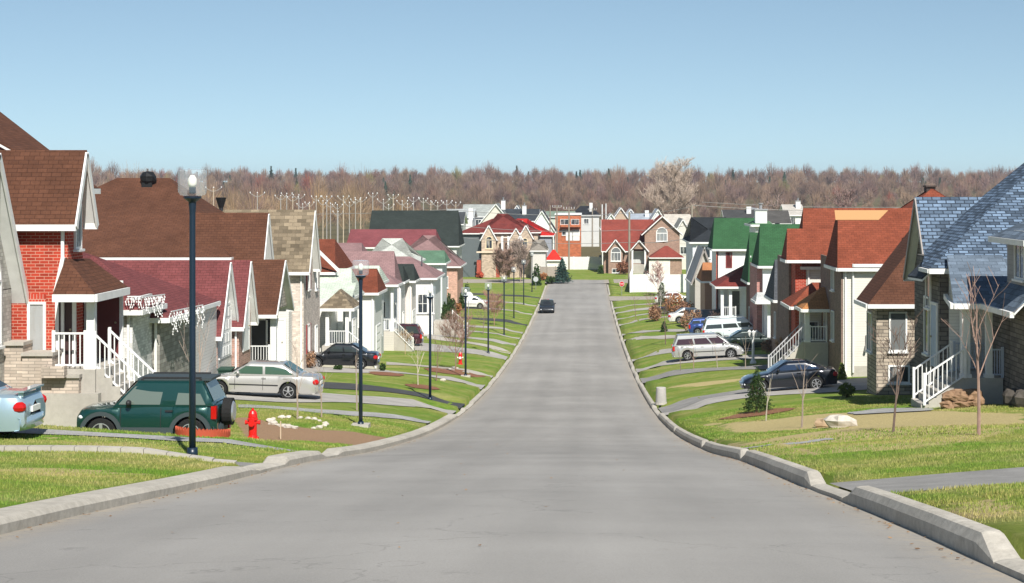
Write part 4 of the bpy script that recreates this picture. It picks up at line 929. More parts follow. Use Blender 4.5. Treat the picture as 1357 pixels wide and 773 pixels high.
def bare(name,p,h,label,cat='tree',group=None,seed=1,r0=None,levels=3,col=(.26,.20,.16),spread=.5,fork=.35,nb=7,twig=.006,up=.55,mtw=None):
    rd=random.Random(seed); R0=r0 or h*.011+.012; root=E(name,p,label,cat,group); tr=MB(); br=MB()
    def grow(mb,q,d,ln,r,lv):
        pts=[q]; rs=[r]; n=4 if lv==0 else 3; d=d.normalized()
        for i in range(n):
            d=(d+Vector((rd.uniform(-1,1),rd.uniform(-1,1),rd.uniform(-.3,.8)))*(.06 if lv==0 else .16)).normalized()
            q=q+d*ln/n; pts.append(q); rs.append(max(twig*.8,r*(1-(i+1)/n*.75)))
        mb.tube(pts,rs,6 if lv==0 else 3,cap=False)
        if lv>=levels: return
        k=nb if lv==0 else max(2,int(nb*.62))
        for i in range(k):
            t=fork+(1-fork)*(i+rd.random()*.7)/k if lv==0 else rd.uniform(.25,1.); t=min(.99,t)
            j=min(len(pts)-2,int(t*n)); f=t*n-j; b=pts[j].lerp(pts[j+1],f); rr=rs[j]+(rs[j+1]-rs[j])*f
            a=rd.uniform(0,6.283) if lv else i*2.4+rd.random(); side=Vector((math.cos(a),math.sin(a),0))
            dd=(d*.35+side*spread+Vector((0,0,up))).normalized() if lv==0 else (d+side*.8+Vector((0,0,.25))).normalized()
            grow(br,b,dd,ln*(.52 if lv==0 else .55)*(1.15-.5*t if lv==0 else 1)*rd.uniform(.7,1.15),max(twig,rr*.55),lv+1)
    grow(tr,Vector(p)-Vector((0,0,.15)),Vector((rd.uniform(-.04,.04),0,1)),h,R0,0)
    b=bark(col); tr.build('trunk',b,root,uv=False); br.build('branches',bark(mtw or col),root,uv=False); return root
def sap(px,py,top,label,seed,**k):
    p=hit(px,py); return bare('bare_tree',p,(py-top)/F*p[1]*(.74 if k.get('levels',3)>1 else .95),label,group='bare young trees on the lawns',seed=seed,**k)
WB_=(.34,.27,.22)
sap(263,572,388,'slender bare sapling inside the scalloped red edging ring',11,levels=2,nb=6,spread=.25,up=1.0,col=WB_)
sap(394,556,438,'thin bare sapling standing in the ring of white stones, left one',12,levels=2,nb=5,spread=.3,col=WB_)
sap(426,553,465,'thin bare sapling behind the ring of white stones, at the silver car bumper',13,levels=2,nb=5,spread=.3,col=WB_)
sap(473,544,462,'thin bare stick tree just left of the second lamp post',14,levels=1,nb=4,spread=.2,col=WB_)
sap(537,470,432,'small pale weeping tree on the lawn above the third lamp base',15,levels=3,nb=9,spread=.8,up=.35,col=(.42,.30,.17),fork=.5)
sap(554,511,440,'pale forked bare sapling in a small bed left of the third lamp',16,levels=2,nb=7,spread=.45,col=(.5,.45,.36))
sap(578,505,436,'dark bare sapling beside a white stone just right of the third lamp',17,levels=2,nb=7,spread=.45,col=(.2,.13,.1))
sap(604,490,412,'twiggy round headed bare tree in the brown bed near the far hydrant',18,levels=3,nb=16,spread=.7,up=.6,col=(.27,.17,.13),fork=.3)
sap(612,470,402,'bushy bare tree right behind the tree of the brown bed',19,levels=3,nb=12,spread=.7,col=(.33,.2,.16),fork=.3)
sap(640,443,398,'low bare tree with a dark thin stem near the fifth lamp',20,levels=3,nb=9,spread=.6,col=(.2,.15,.13))
sap(655,432,384,'reddish twiggy bare tree between the fifth and sixth lamps',21,levels=3,nb=18,spread=.9,up=.5,col=(.36,.2,.16),fork=.25)
sap(1297,577,330,'tall bare young tree with reddish upswept branches before the blue roofed house',22,levels=2,nb=8,spread=.5,up=.7,col=(.33,.22,.18),fork=.42)
sap(1183,573,418,'bare young tree with dense fine twigs, second from the right',23,levels=3,nb=8,spread=.42,up=.7,col=(.15,.11,.09),fork=.4,twig=.007)
sap(1062,567,470,'very thin bare sapling in line with the black coupe door',24,levels=1,nb=6,spread=.6,up=.5,col=(.3,.24,.2),fork=.4)
sap(1015,558,492,'thin bare stake like sapling right beside the small spruce',25,levels=1,nb=3,spread=.3,col=(.36,.33,.26))
sap(902,492,455,'thin bare sapling in front of the silver minivan rear',26,levels=1,nb=3,spread=.3,col=(.2,.16,.13)); sap(919,490,445,'bare sapling with a few twigs in front of the minivan side windows',27,levels=2,nb=5,spread=.4,col=(.3,.2,.16))
sap(951,488,440,'pale thin sapling in front of the minivan front door',28,levels=2,nb=4,spread=.3,col=(.36,.3,.25)); sap(988,488,440,'spindly bare sapling between minivan nose and white lamp post',29,levels=1,nb=3,spread=.3,col=(.3,.25,.2))
sap(882,457,384,'dark bare street tree left of the silver minivan roof',30,levels=3,nb=9,spread=.5,col=(.17,.12,.1)); sap(843,424,381,'thin dark bare tree nearest the right kerb far up',31,levels=2,nb=6,spread=.4,col=(.2,.14,.12))
sap(862,424,386,'small brown bare tree at the edge of the right shrub bed',32,levels=3,nb=8,spread=.5,col=(.3,.18,.14)); sap(875,412,372,'white barked bare birch leaning in the right shrub bed',33,levels=3,nb=8,spread=.7,col=(.55,.5,.47))
sap(1042,482,438,'small drooping weeping tree with an orange stem beside the black coupe',34,levels=3,nb=16,spread=1.0,up=.1,col=(.42,.26,.13),fork=.55)
sap(945,445,408,'bare multi stemmed tree in front of the white suv',35,levels=3,nb=8,spread=.6,col=(.25,.17,.15))
# evergreen and broadleaf shrubs
p=hit(1003,547)
shrub(1003,547,42,62,'small dark spruce on the right lawn beside the black coupe',GD,'spruce',name='spruce',cat='tree',n=3800)
shrub(1122,527,24,20,'round clipped green shrub next to the blue roofed house drive',GY)
shrub(1116,497,12,24,'small upright cedar at the foot of the cream sided house',GY,'cedar',Y=88.5)
shrub(745,370,25,34,'blue green spruce at the street end before the tan house',foliage((.02,.05,.04),(.05,.10,.08)),'spruce',Y=262,name='spruce',cat='tree',n=2600)
shrub(711,370,13,30,'tall columnar cedar left of the big spruce at the corner',GD,'cedar',Y=255,name='cedar',cat='tree')
shrub(729,368,13,9,'low green bush between the columnar cedar and the corner spruce',GD,Y=261)
shrub(564,423,19,26,'round dark green shrub left of the pair by the rose hip roof house',GD); shrub(587,421,22,20,'round dark green shrub right of the pair by the rose hip roof house',GD)
shrub(480,449,13,17,'small round shrub by the second lamp post at the pale porch house',GD); shrub(496,452,18,14,'loose yellow green shrub beside the pale porch house steps',foliage((.16,.18,.07),(.35,.34,.18)))
shrub(523,441,23,15,'low dark red shrub at the foot of the long white stair rail',RB_); shrub(600,392,14,30,'tall dark cedar right of the rose hip roof house',GD,'cedar',Y=176,name='cedar',cat='tree')
for i,(px,w_,h_) in enumerate(((589,10,28),(595,11,32),(612,9,26),(619,15,30))): 
    shrub(px,394-(i>1)*8,w_,h_,['leftmost narrow cedar beside the rose hip roof house','tallest narrow cedar beside the rose hip roof house','narrow cedar behind the peach brick corner','broad cedar left of the parked white sedan'][i],GD,'cedar',Y=172+i*10,name='cedar',cat='tree')
shrub(607,388,9,14,'small orange brown bush by the peach brick corner',OR_,Y=186)
shrub(371,478,11,30,'narrow cedar beside the white porch railing and silver car roof',GY,'cedar',Y=82,name='cedar',cat='tree'); shrub(330,484,11,24,'small dark topiary shrub left of the white porch railing',GD,Y=82); shrub(383,478,14,8,'low yellow green bush behind the silver car rear window',GY,Y=82)
shrub(193,515,11,48,'narrow green cedar beside the concrete stairs of the brick house',GY,'cedar',Y=55.5,name='cedar',cat='tree',n=1700); shrub(209,496,22,24,'blue green spreading bush behind the dark green car roof',foliage((.03,.07,.06),(.09,.16,.13)),Y=58)
shrub(450,452,12,46,'tall hedge plant behind the white columns of the mint roofed porch',GY,'cedar',Y=110,name='cedar',cat='tree'); shrub(411,490,16,24,'dry reddish brown bush in front of the black sedan hood',foliage((.25,.14,.08),(.42,.25,.15)),Y=95.5,n=700)
shrub(507,492,8,10,'tiny green bush behind the black sedan trunk',GD); shrub(448,487,12,6,'dark low juniper under the black sedan door',GD,Y=96)
for i,(px,py,w_,h_,m_,lb) in enumerate([(877,404,14,30,GD,'dark narrow cedar in the middle of the right shrub bed'),(893,416,30,26,OR_,'big orange brown dry shrub in the right shrub bed'),(908,426,30,28,foliage((.22,.11,.07),(.36,.2,.13)),'dark red brown dry shrub left of the white suv'),(868,426,18,22,foliage((.25,.13,.08),(.4,.23,.14)),'brown dry shrub at the kerb side of the right bed'),(1003,430,14,40,GD,'tall cedar behind the white suv roof'),(1018,428,9,28,GD,'narrow cedar against the white sided house with the small vent'),(930,400,10,34,GD,'cedar left of the rust roofed porch'),(943,402,12,30,GD,'dark cedar touching the rust roofed porch'),(880,440,9,14,GD,'small dark conifer beside the bare street tree'),(917,440,34,30,foliage((.24,.13,.08),(.36,.22,.13)),'wide brown shrub in front of the black suv far right'),(1022,470,26,22,foliage((.16,.1,.07),(.28,.19,.13)),'low brown shrub behind the weeping tree')]):
    shrub(px,py,w_,h_,lb,m_,'cedar' if 'cedar' in lb or 'conifer' in lb else 'round',name='cedar' if 'cedar' in lb else 'shrub',cat='tree' if 'cedar' in lb else 'shrub',n=None if m_ is GD else 900)
shrub(796,361,8,12,'small dark shrub at the left corner of the brown brick house',GD,'cedar',Y=286); shrub(826,365,18,18,'reddish bush below the arched bay of the brown brick house',RB_,Y=284); shrub(720,362,12,10,'low orange bush by the wooden fence',OR_,Y=268); shrub(636,370,10,8,'low red bush by the pale garage door',foliage((.4,.05,.03),(.5,.12,.06)),Y=274)
# big bare shrub tree before the tan house and the giant bare tree beyond
bare('bare_tree',(U(668,262),262,G(U(668,262),262)),3.9,'broad reddish bare tree screening the tan stone house at the corner',seed=41,levels=3,nb=22,spread=1.1,up=.9,col=(.30,.20,.16),fork=.08,twig=.028)
bare('bare_tree',(U(690,264),264,G(U(690,264),264)),4.9,'pale bare tree right beside the broad reddish one',seed=42,levels=3,nb=18,spread=.8,up=1.0,col=(.34,.26,.22),fork=.12,twig=.02)
bare('bare_tree',(U(893,410),410,-13.9),14.6,'giant bare tree spreading over the far roofs',seed=43,levels=4,nb=15,spread=.9,up=.85,col=(.5,.4,.32),fork=.22,twig=.024,r0=.36)
bare('bare_tree',(U(872,234),234,G(U(872,234),234)),3.4,'bare reddish tree in front of the long white fence',seed=44,levels=3,nb=12,spread=.7,up=.8,col=(.45,.3,.26),fork=.15,twig=.02)
bare('bare_tree',(U(1030,330),330,-14),8.5,'bare brown tree above the dark grey tiled roof',seed=45,levels=3,nb=14,spread=.7,up=.8,col=(.3,.22,.19),fork=.3,twig=.04)
bare('bare_tree',(U(1118,380),380,-13.9),10.5,'bare brown tree standing up behind the plywood strip',seed=46,levels=3,nb=14,spread=.7,up=.8,col=(.26,.17,.15),fork=.3,twig=.045)
# wood on the horizon: every tree a fan of thin upright twigs
def wood():
    rg=np.random.RandomState(5); V_=[];C_=[]
    pal=np.array([(.24,.165,.125),(.27,.19,.14),(.20,.14,.115),(.30,.215,.15),(.24,.165,.15),(.31,.225,.17),(.26,.16,.13)])
    tanp=np.array([(.36,.25,.13),(.33,.24,.15),(.38,.28,.17),(.28,.19,.12)])
    rows=[(470,'L')]+[(520,'L'),(570,'L')]+[(y,'A') for y in (620,670,720,780,840,900,960,1030,1100,1170,1240,1310,1390)]
    T=[]
    for y0,kd in rows:
        x0,x1=(U(110,y0),U(600,y0)) if kd=='L' else (U(-60,y0),U(1420,y0)); st=5.2 if y0<700 else 6.5; x=x0
        while x<x1:
            y=y0+rg.uniform(-22,22); px=VX+F*x/y
            if kd=='L' and rg.rand()<.3+.6*(px>480): x+=st; continue
            hh=rg.uniform(8,14.5) if kd=='A' else rg.uniform(14,20)*(1 if px<500 else .72)
            hh*=1+.16*math.sin(x*.013+y)+.10*math.sin(x*.045+y*.7); hh*=rg.uniform(1.15,1.4) if rg.rand()<.07 else rg.uniform(.85,1.05)
            if y0<760 and kd=='A': hh*=.8
            if px>540 and y0<700: hh*=.75
            if rg.rand()<(.05 if y0>850 else .02): typ=2; hh*=(.9 if y0>850 else .7)
            elif rg.rand()<.015: typ=3
            else: typ=1
            pick=tanp if (kd=='L' or (px<560 and y0<760)) and rg.rand()<.75 else pal
            base=pick[rg.randint(len(pick))]*rg.uniform(.8,1.25)
            if typ==1: base=base*np.array([1.10,1.04,1.0])
            if typ==2: base=np.array((.03,.055,.035))*rg.uniform(.8,1.6)
            if typ==3: base=np.array((.30,.27,.09)) if rg.rand()<.6 else np.array((.36,.12,.08))
            T.append((x,y,hh,typ,base)); x+=st*rg.uniform(.7,1.3)
    vs=[];cs=[]
    for x,y,hh,typ,base in T:
        z=zr(y)+.0; n=int(300 if y<800 else 230); w0=.034*y/600*1.5
        rad=hh*(.42 if typ==1 else .34)
        if typ==2:
            t=rg.uniform(.1,1,n); a=rg.uniform(0,6.28,n); r=rad*(1-t)*rg.uniform(.3,1,n); A=np.stack([x+r*np.cos(a)*.3,y+r*np.sin(a)*.3,z+hh*t],1); B=np.stack([x+r*np.cos(a)*1.2,y+r*np.sin(a),z+hh*(t-.05)],1); wd=w0*6
        else:
            a=rg.uniform(0,6.28,n); t=rg.uniform(.15,.75,n); r1=rad*np.sqrt(rg.uniform(0,1,n)); top=hh*(1-.55*(r1/rad)**2)*rg.uniform(.75,1.03,n)
            A=np.stack([x+r1*.45*np.cos(a),y+r1*.45*np.sin(a),z+np.minimum(t*hh,top*.8)],1); B=np.stack([x+r1*np.cos(a),y+r1*np.sin(a),z+top],1); wd=w0*rg.uniform(.5,1.5,n)[:,None]
            A=np.concatenate([A,[[x,y,z-1]]]); B=np.concatenate([B,[[x,y,z+hh*.7]]]); wd=np.concatenate([wd,[[w0*2.5]]])
        m_=len(A); ang=rg.uniform(0,3.14,m_); D=np.stack([np.cos(ang),np.sin(ang)*.5,np.zeros(m_)],1)*(wd if typ!=2 else wd)
        q=np.stack([A-D,A+D,B+D*.35,B-D*.35],1).reshape(-1,3); vs.append(q)
        c=np.clip(base[None,:]*.74*rg.uniform(.75,1.25,(m_,1)),0,1); cs.append(np.repeat(np.concatenate([c,np.ones((m_,1))],1),4,0))
    v=np.concatenate(vs); c=np.concatenate(cs); n=len(v)//4
    me=bpy.data.meshes.new('wood'); me.vertices.add(4*n); me.vertices.foreach_set('co',v.ravel().astype(np.float32)); me.loops.add(4*n); me.loops.foreach_set('vertex_index',np.arange(4*n,dtype=np.int32)); me.polygons.add(n)
    me.polygons.foreach_set('loop_start',np.arange(0,4*n,4,dtype=np.int32)); me.update(calc_edges=True)
    a=me.color_attributes.new('tint','FLOAT_COLOR','POINT'); a.data.foreach_set('color',c.astype(np.float32).ravel())
    m=mat('twigs',(.2,.15,.12),.95,spec=.05); k=N(m,'ShaderNodeVertexColor',layer_name='tint'); L(m,k.outputs[0],bsdf(m).inputs[0]); me.materials.append(m)
    o=bpy.data.objects.new('wood',me); COL.objects.link(o); tag(o,'bare brown spring wood along the horizon','wood',kind='stuff')
wood()
# ---------------- vehicles
tyre=plainm('tyre_rubber',(.018,.018,.018),.85,.2); alloy=plainm('alloy',(.55,.56,.58),.3,.5,.7); blackp=plainm('black_plastic',(.02,.02,.022),.55,.4)
redl=plainm('red_lens',(.45,.008,.006),.15,.6); headl=plainm('clear_lens',(.7,.72,.75),.12,.6); ambl=plainm('amber_lens',(.7,.2,.02),.2,.5); plate=plainm('plate',(.75,.75,.72),.5)
def cpaint(col,metal=.35): return plainm('car_paint',col,.32,.5,metal,1.0)
def interp(P,x):
    for (a,b),(c,d) in zip(P,P[1:]):
        if a<=x<=c: return b+(d-b)*((x-a)/(c-a) if c>a else 0)
    return P[0][1] if x<P[0][0] else P[-1][1]
def sm(P,x,w=.07): return (interp(P,x-w)+2*interp(P,x)+interp(P,x+w))/4
def car(label,pos,rz,Lh,W,col,top,gh,wheels,wr=.32,group='cars parked on the driveways',cat='car',name='parked_car',belt=None,glass=(.035,.045,.045),cladding=None,spare=False,spoiler=False,rack=False,van=False,metal=.35,nspoke=6):
    """x forward. top: hood/deck line; gh: (front base, front roof, rear roof, rear base) x + roof height"""
    r=E(name,(0,0,0),label,cat,group); pm=cpaint(col,metal); x0,x1=-Lh/2,Lh/2; gc=.24
    xf,xrf,xrr,xb,hr=gh
    # lower body loft
    xs=sorted(set([x0,x0+.03,x0+.08,x1-.08,x1-.03,x1]+list(np.linspace(x0+.12,x1-.12,64))+[w_+wr*1.18*math.cos(a) for w_ in wheels for a in np.linspace(0,math.pi,13)]))
    m=MB(); secs=[]
    for x in xs:
        H=sm(top,x); B=gc
        for w_ in wheels:
            d=abs(x-w_)/(wr*1.18)
            if d<1: B=max(B,wr+wr*1.18*math.sqrt(1-d*d)-.0)
        e=min((x-x0),(x1-x)); hw=W/2*(1-.16*max(0,1-e/.45)**2.2); 
        if e<.1: B=max(B,gc+.14*(1-e/.1)); H=H-.10*(1-e/.1)
        H=max(H,B+.05); q=H-B
        secs.append([(x,hw*a,z) for a,z in ((.80,B),(.965,B+.015),(1.0,B+q*.28),(1.0,B+q*.55),(.975,B+q*.8),(.93,H-.035),(.84,H),(.5,H+.022),(0,H+.03))])
    k=len(secs[0])
    for s_ in (1,-1):
        vs=[(p[0],p[1]*s_,p[2]) for q in secs for p in q]; fs=[]
        for i in range(len(secs)-1):
            for j in range(k-1):
                f=(i*k+j,i*k+j+1,(i+1)*k+j+1,(i+1)*k+j); fs.append(f if s_<0 else f[::-1])
        for e_ in (0,len(secs)-1): fs.append(tuple(e_*k+j for j in range(k)))
        m.add(vs,fs)
    # greenhouse
    tw=.80
    def gsec(x):
        if x>=xrf: t=(xf-x)/(xf-xrf)
        elif x<=xrr: t=(x-xb)/(xrr-xb) if xrr>xb else 1
        else: t=1
        t=max(0,min(1,t)); return t
    gx=sorted(set(list(np.linspace(xb,xf,34))+[xrf,xrr])); gs=[]
    for x in gx:
        t=gsec(x); b=sm(top,x); h_=b+(hr-b)*(t**.9 if van else t**.92); wb=W/2*.93; wt=wb+(W/2*tw-wb)*min(1,(h_-b)/(max(.01,hr-.95)))
        cr=.03 if t>.98 else 0
        gs.append([(x,wb,b-.03),(x,wb,b),(x,(wb*.3+wt*.7),b+(h_-b)*.72),(x,wt,max(b,h_-.05)),(x,wt*.9,h_),(x,wt*.5,h_+.02),(x,0,h_+.03)])
    k=len(gs[0])
    for s_ in (1,-1):
        vs=[(p[0],p[1]*s_,p[2]) for q in gs for p in q]
        m.add(vs,[((i*k+j,i*k+j+1,(i+1)*k+j+1,(i+1)*k+j) if s_<0 else ((i+1)*k+j,(i+1)*k+j+1,i*k+j+1,i*k+j)) for i in range(len(gs)-1) for j in range(k-1)])
    m.build('body',pm,r,smooth=False); bo=r.children[0]
    for p in bo.data.polygons: p.use_smooth=True
    md=bo.modifiers.new('es','EDGE_SPLIT'); md.split_angle=R(38)
    gm_=carglass(glass)
    # side windows
    nw=3 if van else 2
    bz=max(sm(top,(xf+xb)/2),0)+(.02 if spare else .05); tz=hr-.13
    def side_y(z,b): wb=W/2*.93; wt=W/2*tw; f=(z-b)/(hr-.05-b); wm=wb*.3+wt*.7; return (wb+(wm-wb)*(f/.74) if f<.74 else wm+(wt-wm)*((f-.74)/.26))+.012
    fx=lambda z: xf+(xrf-xf)*((z-sm(top,xf))/(hr-sm(top,xf)))**1.05-.09
    rx=lambda z: xb+(xrr-xb)*((z-sm(top,xb))/(hr-sm(top,xb)))**1.05+(.20 if not van else .12)
    b0=sm(top,(xrf+xrr)/2)
    cuts=[0]+([.36,.70] if van else [.50])+[1]
    for s_ in (1,-1):
        for a,b in zip(cuts,cuts[1:]):
            zc=(bz+tz)/2; P=[]
            for z in (bz,zc,tz):
                A,B_=rx(z),fx(z); P.append((A+(B_-A)*a+(.05 if a else 0),A+(B_-A)*b-(.05 if b<1 else 0)-(.28 if spare and b<1 else 0),z))
            q=MB(); vs=[]
            for l,rr,z in P: vs+=[(l,s_*side_y(z,b0),z),(rr,s_*side_y(z,b0),z)]
            if spare and a==0: vs=[(v[0]+.0,v[1],v[2]) for v in vs]
            q.add(vs,[(0,1,3,2),(2,3,5,4)]); q.add([(v[0],v[1]-s_*.02,v[2]) for v in vs],[(0,2,3,1),(2,4,5,3)]); q.build('side_window',gm_,r)
        for cx_ in ([fx(bz)-.06]+[rx(bz)+(fx(bz)-rx(bz))*q_+.02 for q_ in cuts[1:-1]]+[rx(bz)+.12]):
            sm_=MB(); zz=[gc+.12,gc+.3,gc+.52,b0-.06]; yy=[.995,1.004,1.002,.965]
            for k_ in range(3): sm_.beam((cx_,s_*W/2*yy[k_],zz[k_]),(cx_,s_*W/2*yy[k_+1],zz[k_+1]),.014,.014)
            sm_.build('door_seam',blackp,r,uv=False)
        # belt trim / mouldings
        if cladding: 
            q=MB(); q.box(wheels[1]+wr*1.25,wheels[0]-wr*1.25,s_*(W/2-.02),s_*(W/2+.015),gc+.0,gc+.26); 
            q.build('side_cladding',cladding,r)
            for w_ in wheels:
                q=MB(); n=14
                for i in range(n):
                    a0,a1=math.pi*i/n,math.pi*(i+1)/n; ro,ri=wr*1.45,wr*1.17
                    q.add([(w_+rr*math.cos(a),s_*yy,wr+rr*math.sin(a)*1.0) for yy in (W/2-.06,W/2+.025) for rr,a in ((ri,a0),(ro,a0),(ro,a1),(ri,a1))],[(0,3,2,1),(4,5,6,7),(1,2,6,5),(3,0,4,7)])
                q.build('wheel_arch_trim',cladding,r)
        else:
            q=MB().box(wheels[1]+wr*1.3,wheels[0]-wr*1.3,s_*(W/2-.01),s_*(W/2+.012),gc+.30,gc+.35); q.build('side_moulding',blackp if sum(col)>.6 else pm,r)
        MB().blob((xf-.42 if not van else xf-.5,s_*(W/2+.06),bz+.05),(.07,.11,.08),3,8,6,.05).build('mirror',pm if not cladding else blackp,r,smooth=True)
        for xx in ([(xf+xb)/2-.02,xb+.55] if not spare else [(xf+xb)/2-.15]): MB().box(xx-.09,xx+.09,s_*(W/2-.04),s_*(W/2+.015),bz-.17,bz-.13).build('door_handle',pm if not cladding else blackp,r)
        # head and tail lights
        hz=sm(top,x1-.1)-.18
        MB().blob((x1-.14,s_*(W/2-.24),hz),(.13,.19,.09),5,10,6,.02).build('headlight',headl,r,smooth=True)
        MB().blob((x1-.02,s_*(W/2-.24),gc+.20),(.05,.12,.05),5,8,5,.02).build('fog_light' if not cladding else 'turn_signal',ambl if cladding else headl,r)
        tzz=sm(top,x0+.1)
        q=MB()
        if van or spare: q.box(x0+.0,x0+.13,s_*(W/2-.19),s_*(W/2-.035),tzz-.34,tzz-.03)
        else: q.blob((x0+.13,s_*(W/2-.15),tzz-.21),(.17,.13,.13),4,10,6,.03)
        q.build('tail_light',redl,r)
    def pane(nm,xa,za,xb_,zb_,wa,wb):
        n=Vector((-(zb_-za),0,xb_-xa)); n=n.normalized()*.014; 
        if nm=='rear_window': n=-n
        if n.z<0: n=-n
        vs=[(xa+n.x,-wa,za+n.z),(xa+n.x,wa,za+n.z),(xb_+n.x,wb,zb_+n.z),(xb_+n.x,-wb,zb_+n.z)]
        MB().add(vs,[(0,1,2,3)]).add([(v[0]-n.x*1.6,v[1],v[2]-n.z*1.6) for v in vs],[(3,2,1,0)]).build(nm,gm_,r)
    bf=sm(top,xf); bb=sm(top,xb)
    pane('windshield',xf-(xf-xrf)*.06,bf+(hr-bf)*.10,xf-(xf-xrf)*.90,bf+(hr-bf)*.93+.02,W*.41,W*.34)
    pane('rear_window',xb+(xrr-xb)*(.10 if not van else .3),bb+(hr-bb)*(.14 if not van else .32),xb+(xrr-xb)*.90,bb+(hr-bb)*.93+.02,W*.40,W*.33)
    bm=cladding or pm
    b=MB()
    for xx,s_ in ((x1,1),(x0,-1)):
        n=8; P=[]
        for i in range(n+1):
            y=-W/2*.93+W*.93*i/n; P.append((xx+s_*(.05-.16*(abs(y)/(W/2))**3),y))
        b=MB()
        for (a1,b1),(a2,b2) in zip(P,P[1:]):
            b.add([(a1,b1,gc+.02),(a1,b1,gc+.27),(a2,b2,gc+.27),(a2,b2,gc+.02),(a1-s_*.16,b1,gc+.02),(a1-s_*.16,b1,gc+.31),(a2-s_*.16,b2,gc+.31),(a2-s_*.16,b2,gc+.02)],[(0,1,2,3),(1,5,6,2),(0,3,7,4)] if s_<0 else [(3,2,1,0),(2,6,5,1),(4,7,3,0)])
        b.build('bumper',bm,r,smooth=True)
    MB().box(x0-.035,x0+.05,-.26,.26,gc+.36 if not spare else gc+.1,gc+.48 if not spare else gc+.2).build('licence_plate',plate,r)
    MB().box(x1-.06,x1+.02,-W*.24,W*.24,sm(top,x1-.1)-.24,sm(top,x1-.1)-.13).build('grille',blackp,r)
    for w_ in wheels:
        for s_ in (1,-1):
            yo,yi=s_*(W/2-.015),s_*(W/2-.23)
            T=MB().lathe((w_,0,wr),[(wr*.5,yi),(wr*.93,yi),(wr,yi+s_*.03),(wr,yo-s_*.03),(wr*.94,yo),(wr*.66,yo-s_*.005)],22,'y').build('wheel',tyre,r,smooth=False)
            q=MB(); q.lathe((w_,0,wr),[(wr*.64,yo-s_*.045),(wr*.66,yo-s_*.003),(wr*.60,yo-s_*.001),(wr*.57,yo-s_*.03),(wr*.1,yo-s_*.04)],20,'y')
            for i in range(nspoke):
                a=2*math.pi*i/nspoke+.3; q.beam((w_,yo-s_*.012,wr),(w_+wr*.6*math.cos(a),yo-s_*.012,wr+wr*.6*math.sin(a)),.05 if nspoke>5 else .08,.03)
            q.lathe((w_,0,wr),[(wr*.17,yo-s_*.03),(wr*.15,yo+s_*.004)],12,'y'); q.build('rim',alloy,T)
    MB().box(x0+.25,x1-.25,-W/2*.78,W/2*.78,gc-.02,gc+.22).build('underbody',blackp,r)
    if spare:
        MB().box(xrr-.2,xrf+.02,-.56,.56,hr+.0,hr+.055).build('roof_panel',cladding,r); soft(r.children[-1],.02)
        w_=MB().tube([(x0-.03,0,.80),(x0-.25,0,.80)],[.345,.34],20).build('spare_wheel',tyre,r); MB().tube([(x0-.25,0,.80),(x0-.29,0,.80)],[.26,.22],18).build('spare_cover',alloy,w_)
        for s_ in (1,-1): MB().beam((xrf-.1,s_*.55,hr+.07),(xrr+.05,s_*.55,hr+.07),.04).box(xrf-.14,xrf-.06,s_*.53,s_*.57,hr,hr+.05).box(xrr+.03,xrr+.1,s_*.53,s_*.57,hr,hr+.05).build('roof_rail',blackp,r)
        for s_ in (1,-1): MB().box(x0-.045,x0+.06,s_*(W/2-.25),s_*(W/2-.06),gc+.05,gc+.2).build('bumper_lamp',redl,r)
    if spoiler: MB().beam((x0+.12,-W*.40,sm(top,x0+.15)+.10),(x0+.12,W*.40,sm(top,x0+.15)+.10),.2,.035).box(x0+.06,x0+.16,-W*.36,-W*.33,sm(top,x0+.15)-.02,sm(top,x0+.15)+.09).box(x0+.06,x0+.16,W*.33,W*.36,sm(top,x0+.15)-.02,sm(top,x0+.15)+.09).build('spoiler',pm,r)
    if rack:
        for s_ in (1,-1): MB().tube([(xrf-.1,s_*W*.36,hr+.02),(xrf-.2,s_*W*.36,hr+.09),(xrr+.2,s_*W*.36,hr+.09),(xrr+.1,s_*W*.36,hr+.02)],.018,6).build('roof_rail',pm,r)
    r.location=pos; r.rotation_euler=(0,0,rz); return r
SED=lambda L_,a=.0: [(-L_/2,.86+a),(-L_/2+.1,.95+a),(-L_/2+.7,.99+a),(-L_/2+1.2,.98+a),(L_/2-1.5,.92+a),(L_/2-1.1,.87+a),(L_/2-.35,.74+a),(L_/2,.58+a)]
VAN=lambda L_,a=.0: [(-L_/2,1.0+a),(L_/2-1.3,.99+a),(L_/2-1.0,.95+a),(L_/2-.3,.78+a),(L_/2,.6+a)]
def gpos(pxc,Y,dz=0): x=U(pxc,Y); return (x,Y,max(G(x-1.3,Y),G(x+1.3,Y))*.5+G(x,Y)*.5+.03+dz)
PI=math.pi
def pitch(r,h1=1.3):  # settle the car on the sloping drive
    p=r.location; s=(G(p.x+h1,p.y)-G(p.x-h1,p.y))/(2*h1); c=math.cos(r.rotation_euler.z); r.rotation_euler.y=-math.atan(s)*c*.6; p.z=(G(p.x+h1,p.y)+G(p.x-h1,p.y))/2+.03+(-.14 if 'dark green two' in r['label'] else -.03)
    bpy.context.view_layer.update(); return r
pitch(car('dark green two door off road car with grey cladding and rear spare wheel',gpos(204,43.4,-.1),PI,3.45,1.70,(.003,.045,.038),[(-1.73,1.05),(-.1,1.03),(.6,1.0),(.85,.99),(1.35,.97),(1.6,.93),(1.73,.86)],(.82,.25,-1.35,-1.66,1.62),(1.10,-1.09),.36,cladding=plainm('grey_cladding',(.045,.06,.065),.6),spare=True,nspoke=5,glass=(.12,.15,.13)))
pitch(car('large silver four door sedan with dark side moulding beyond the fire hydrant',gpos(344,71.8),PI,5.05,1.86,(.52,.51,.49),SED(5.05),(1.15,.35,-1.0,-1.75,1.44),(1.52,-1.33),.33,glass=(.05,.10,.07),metal=.5,nspoke=5))
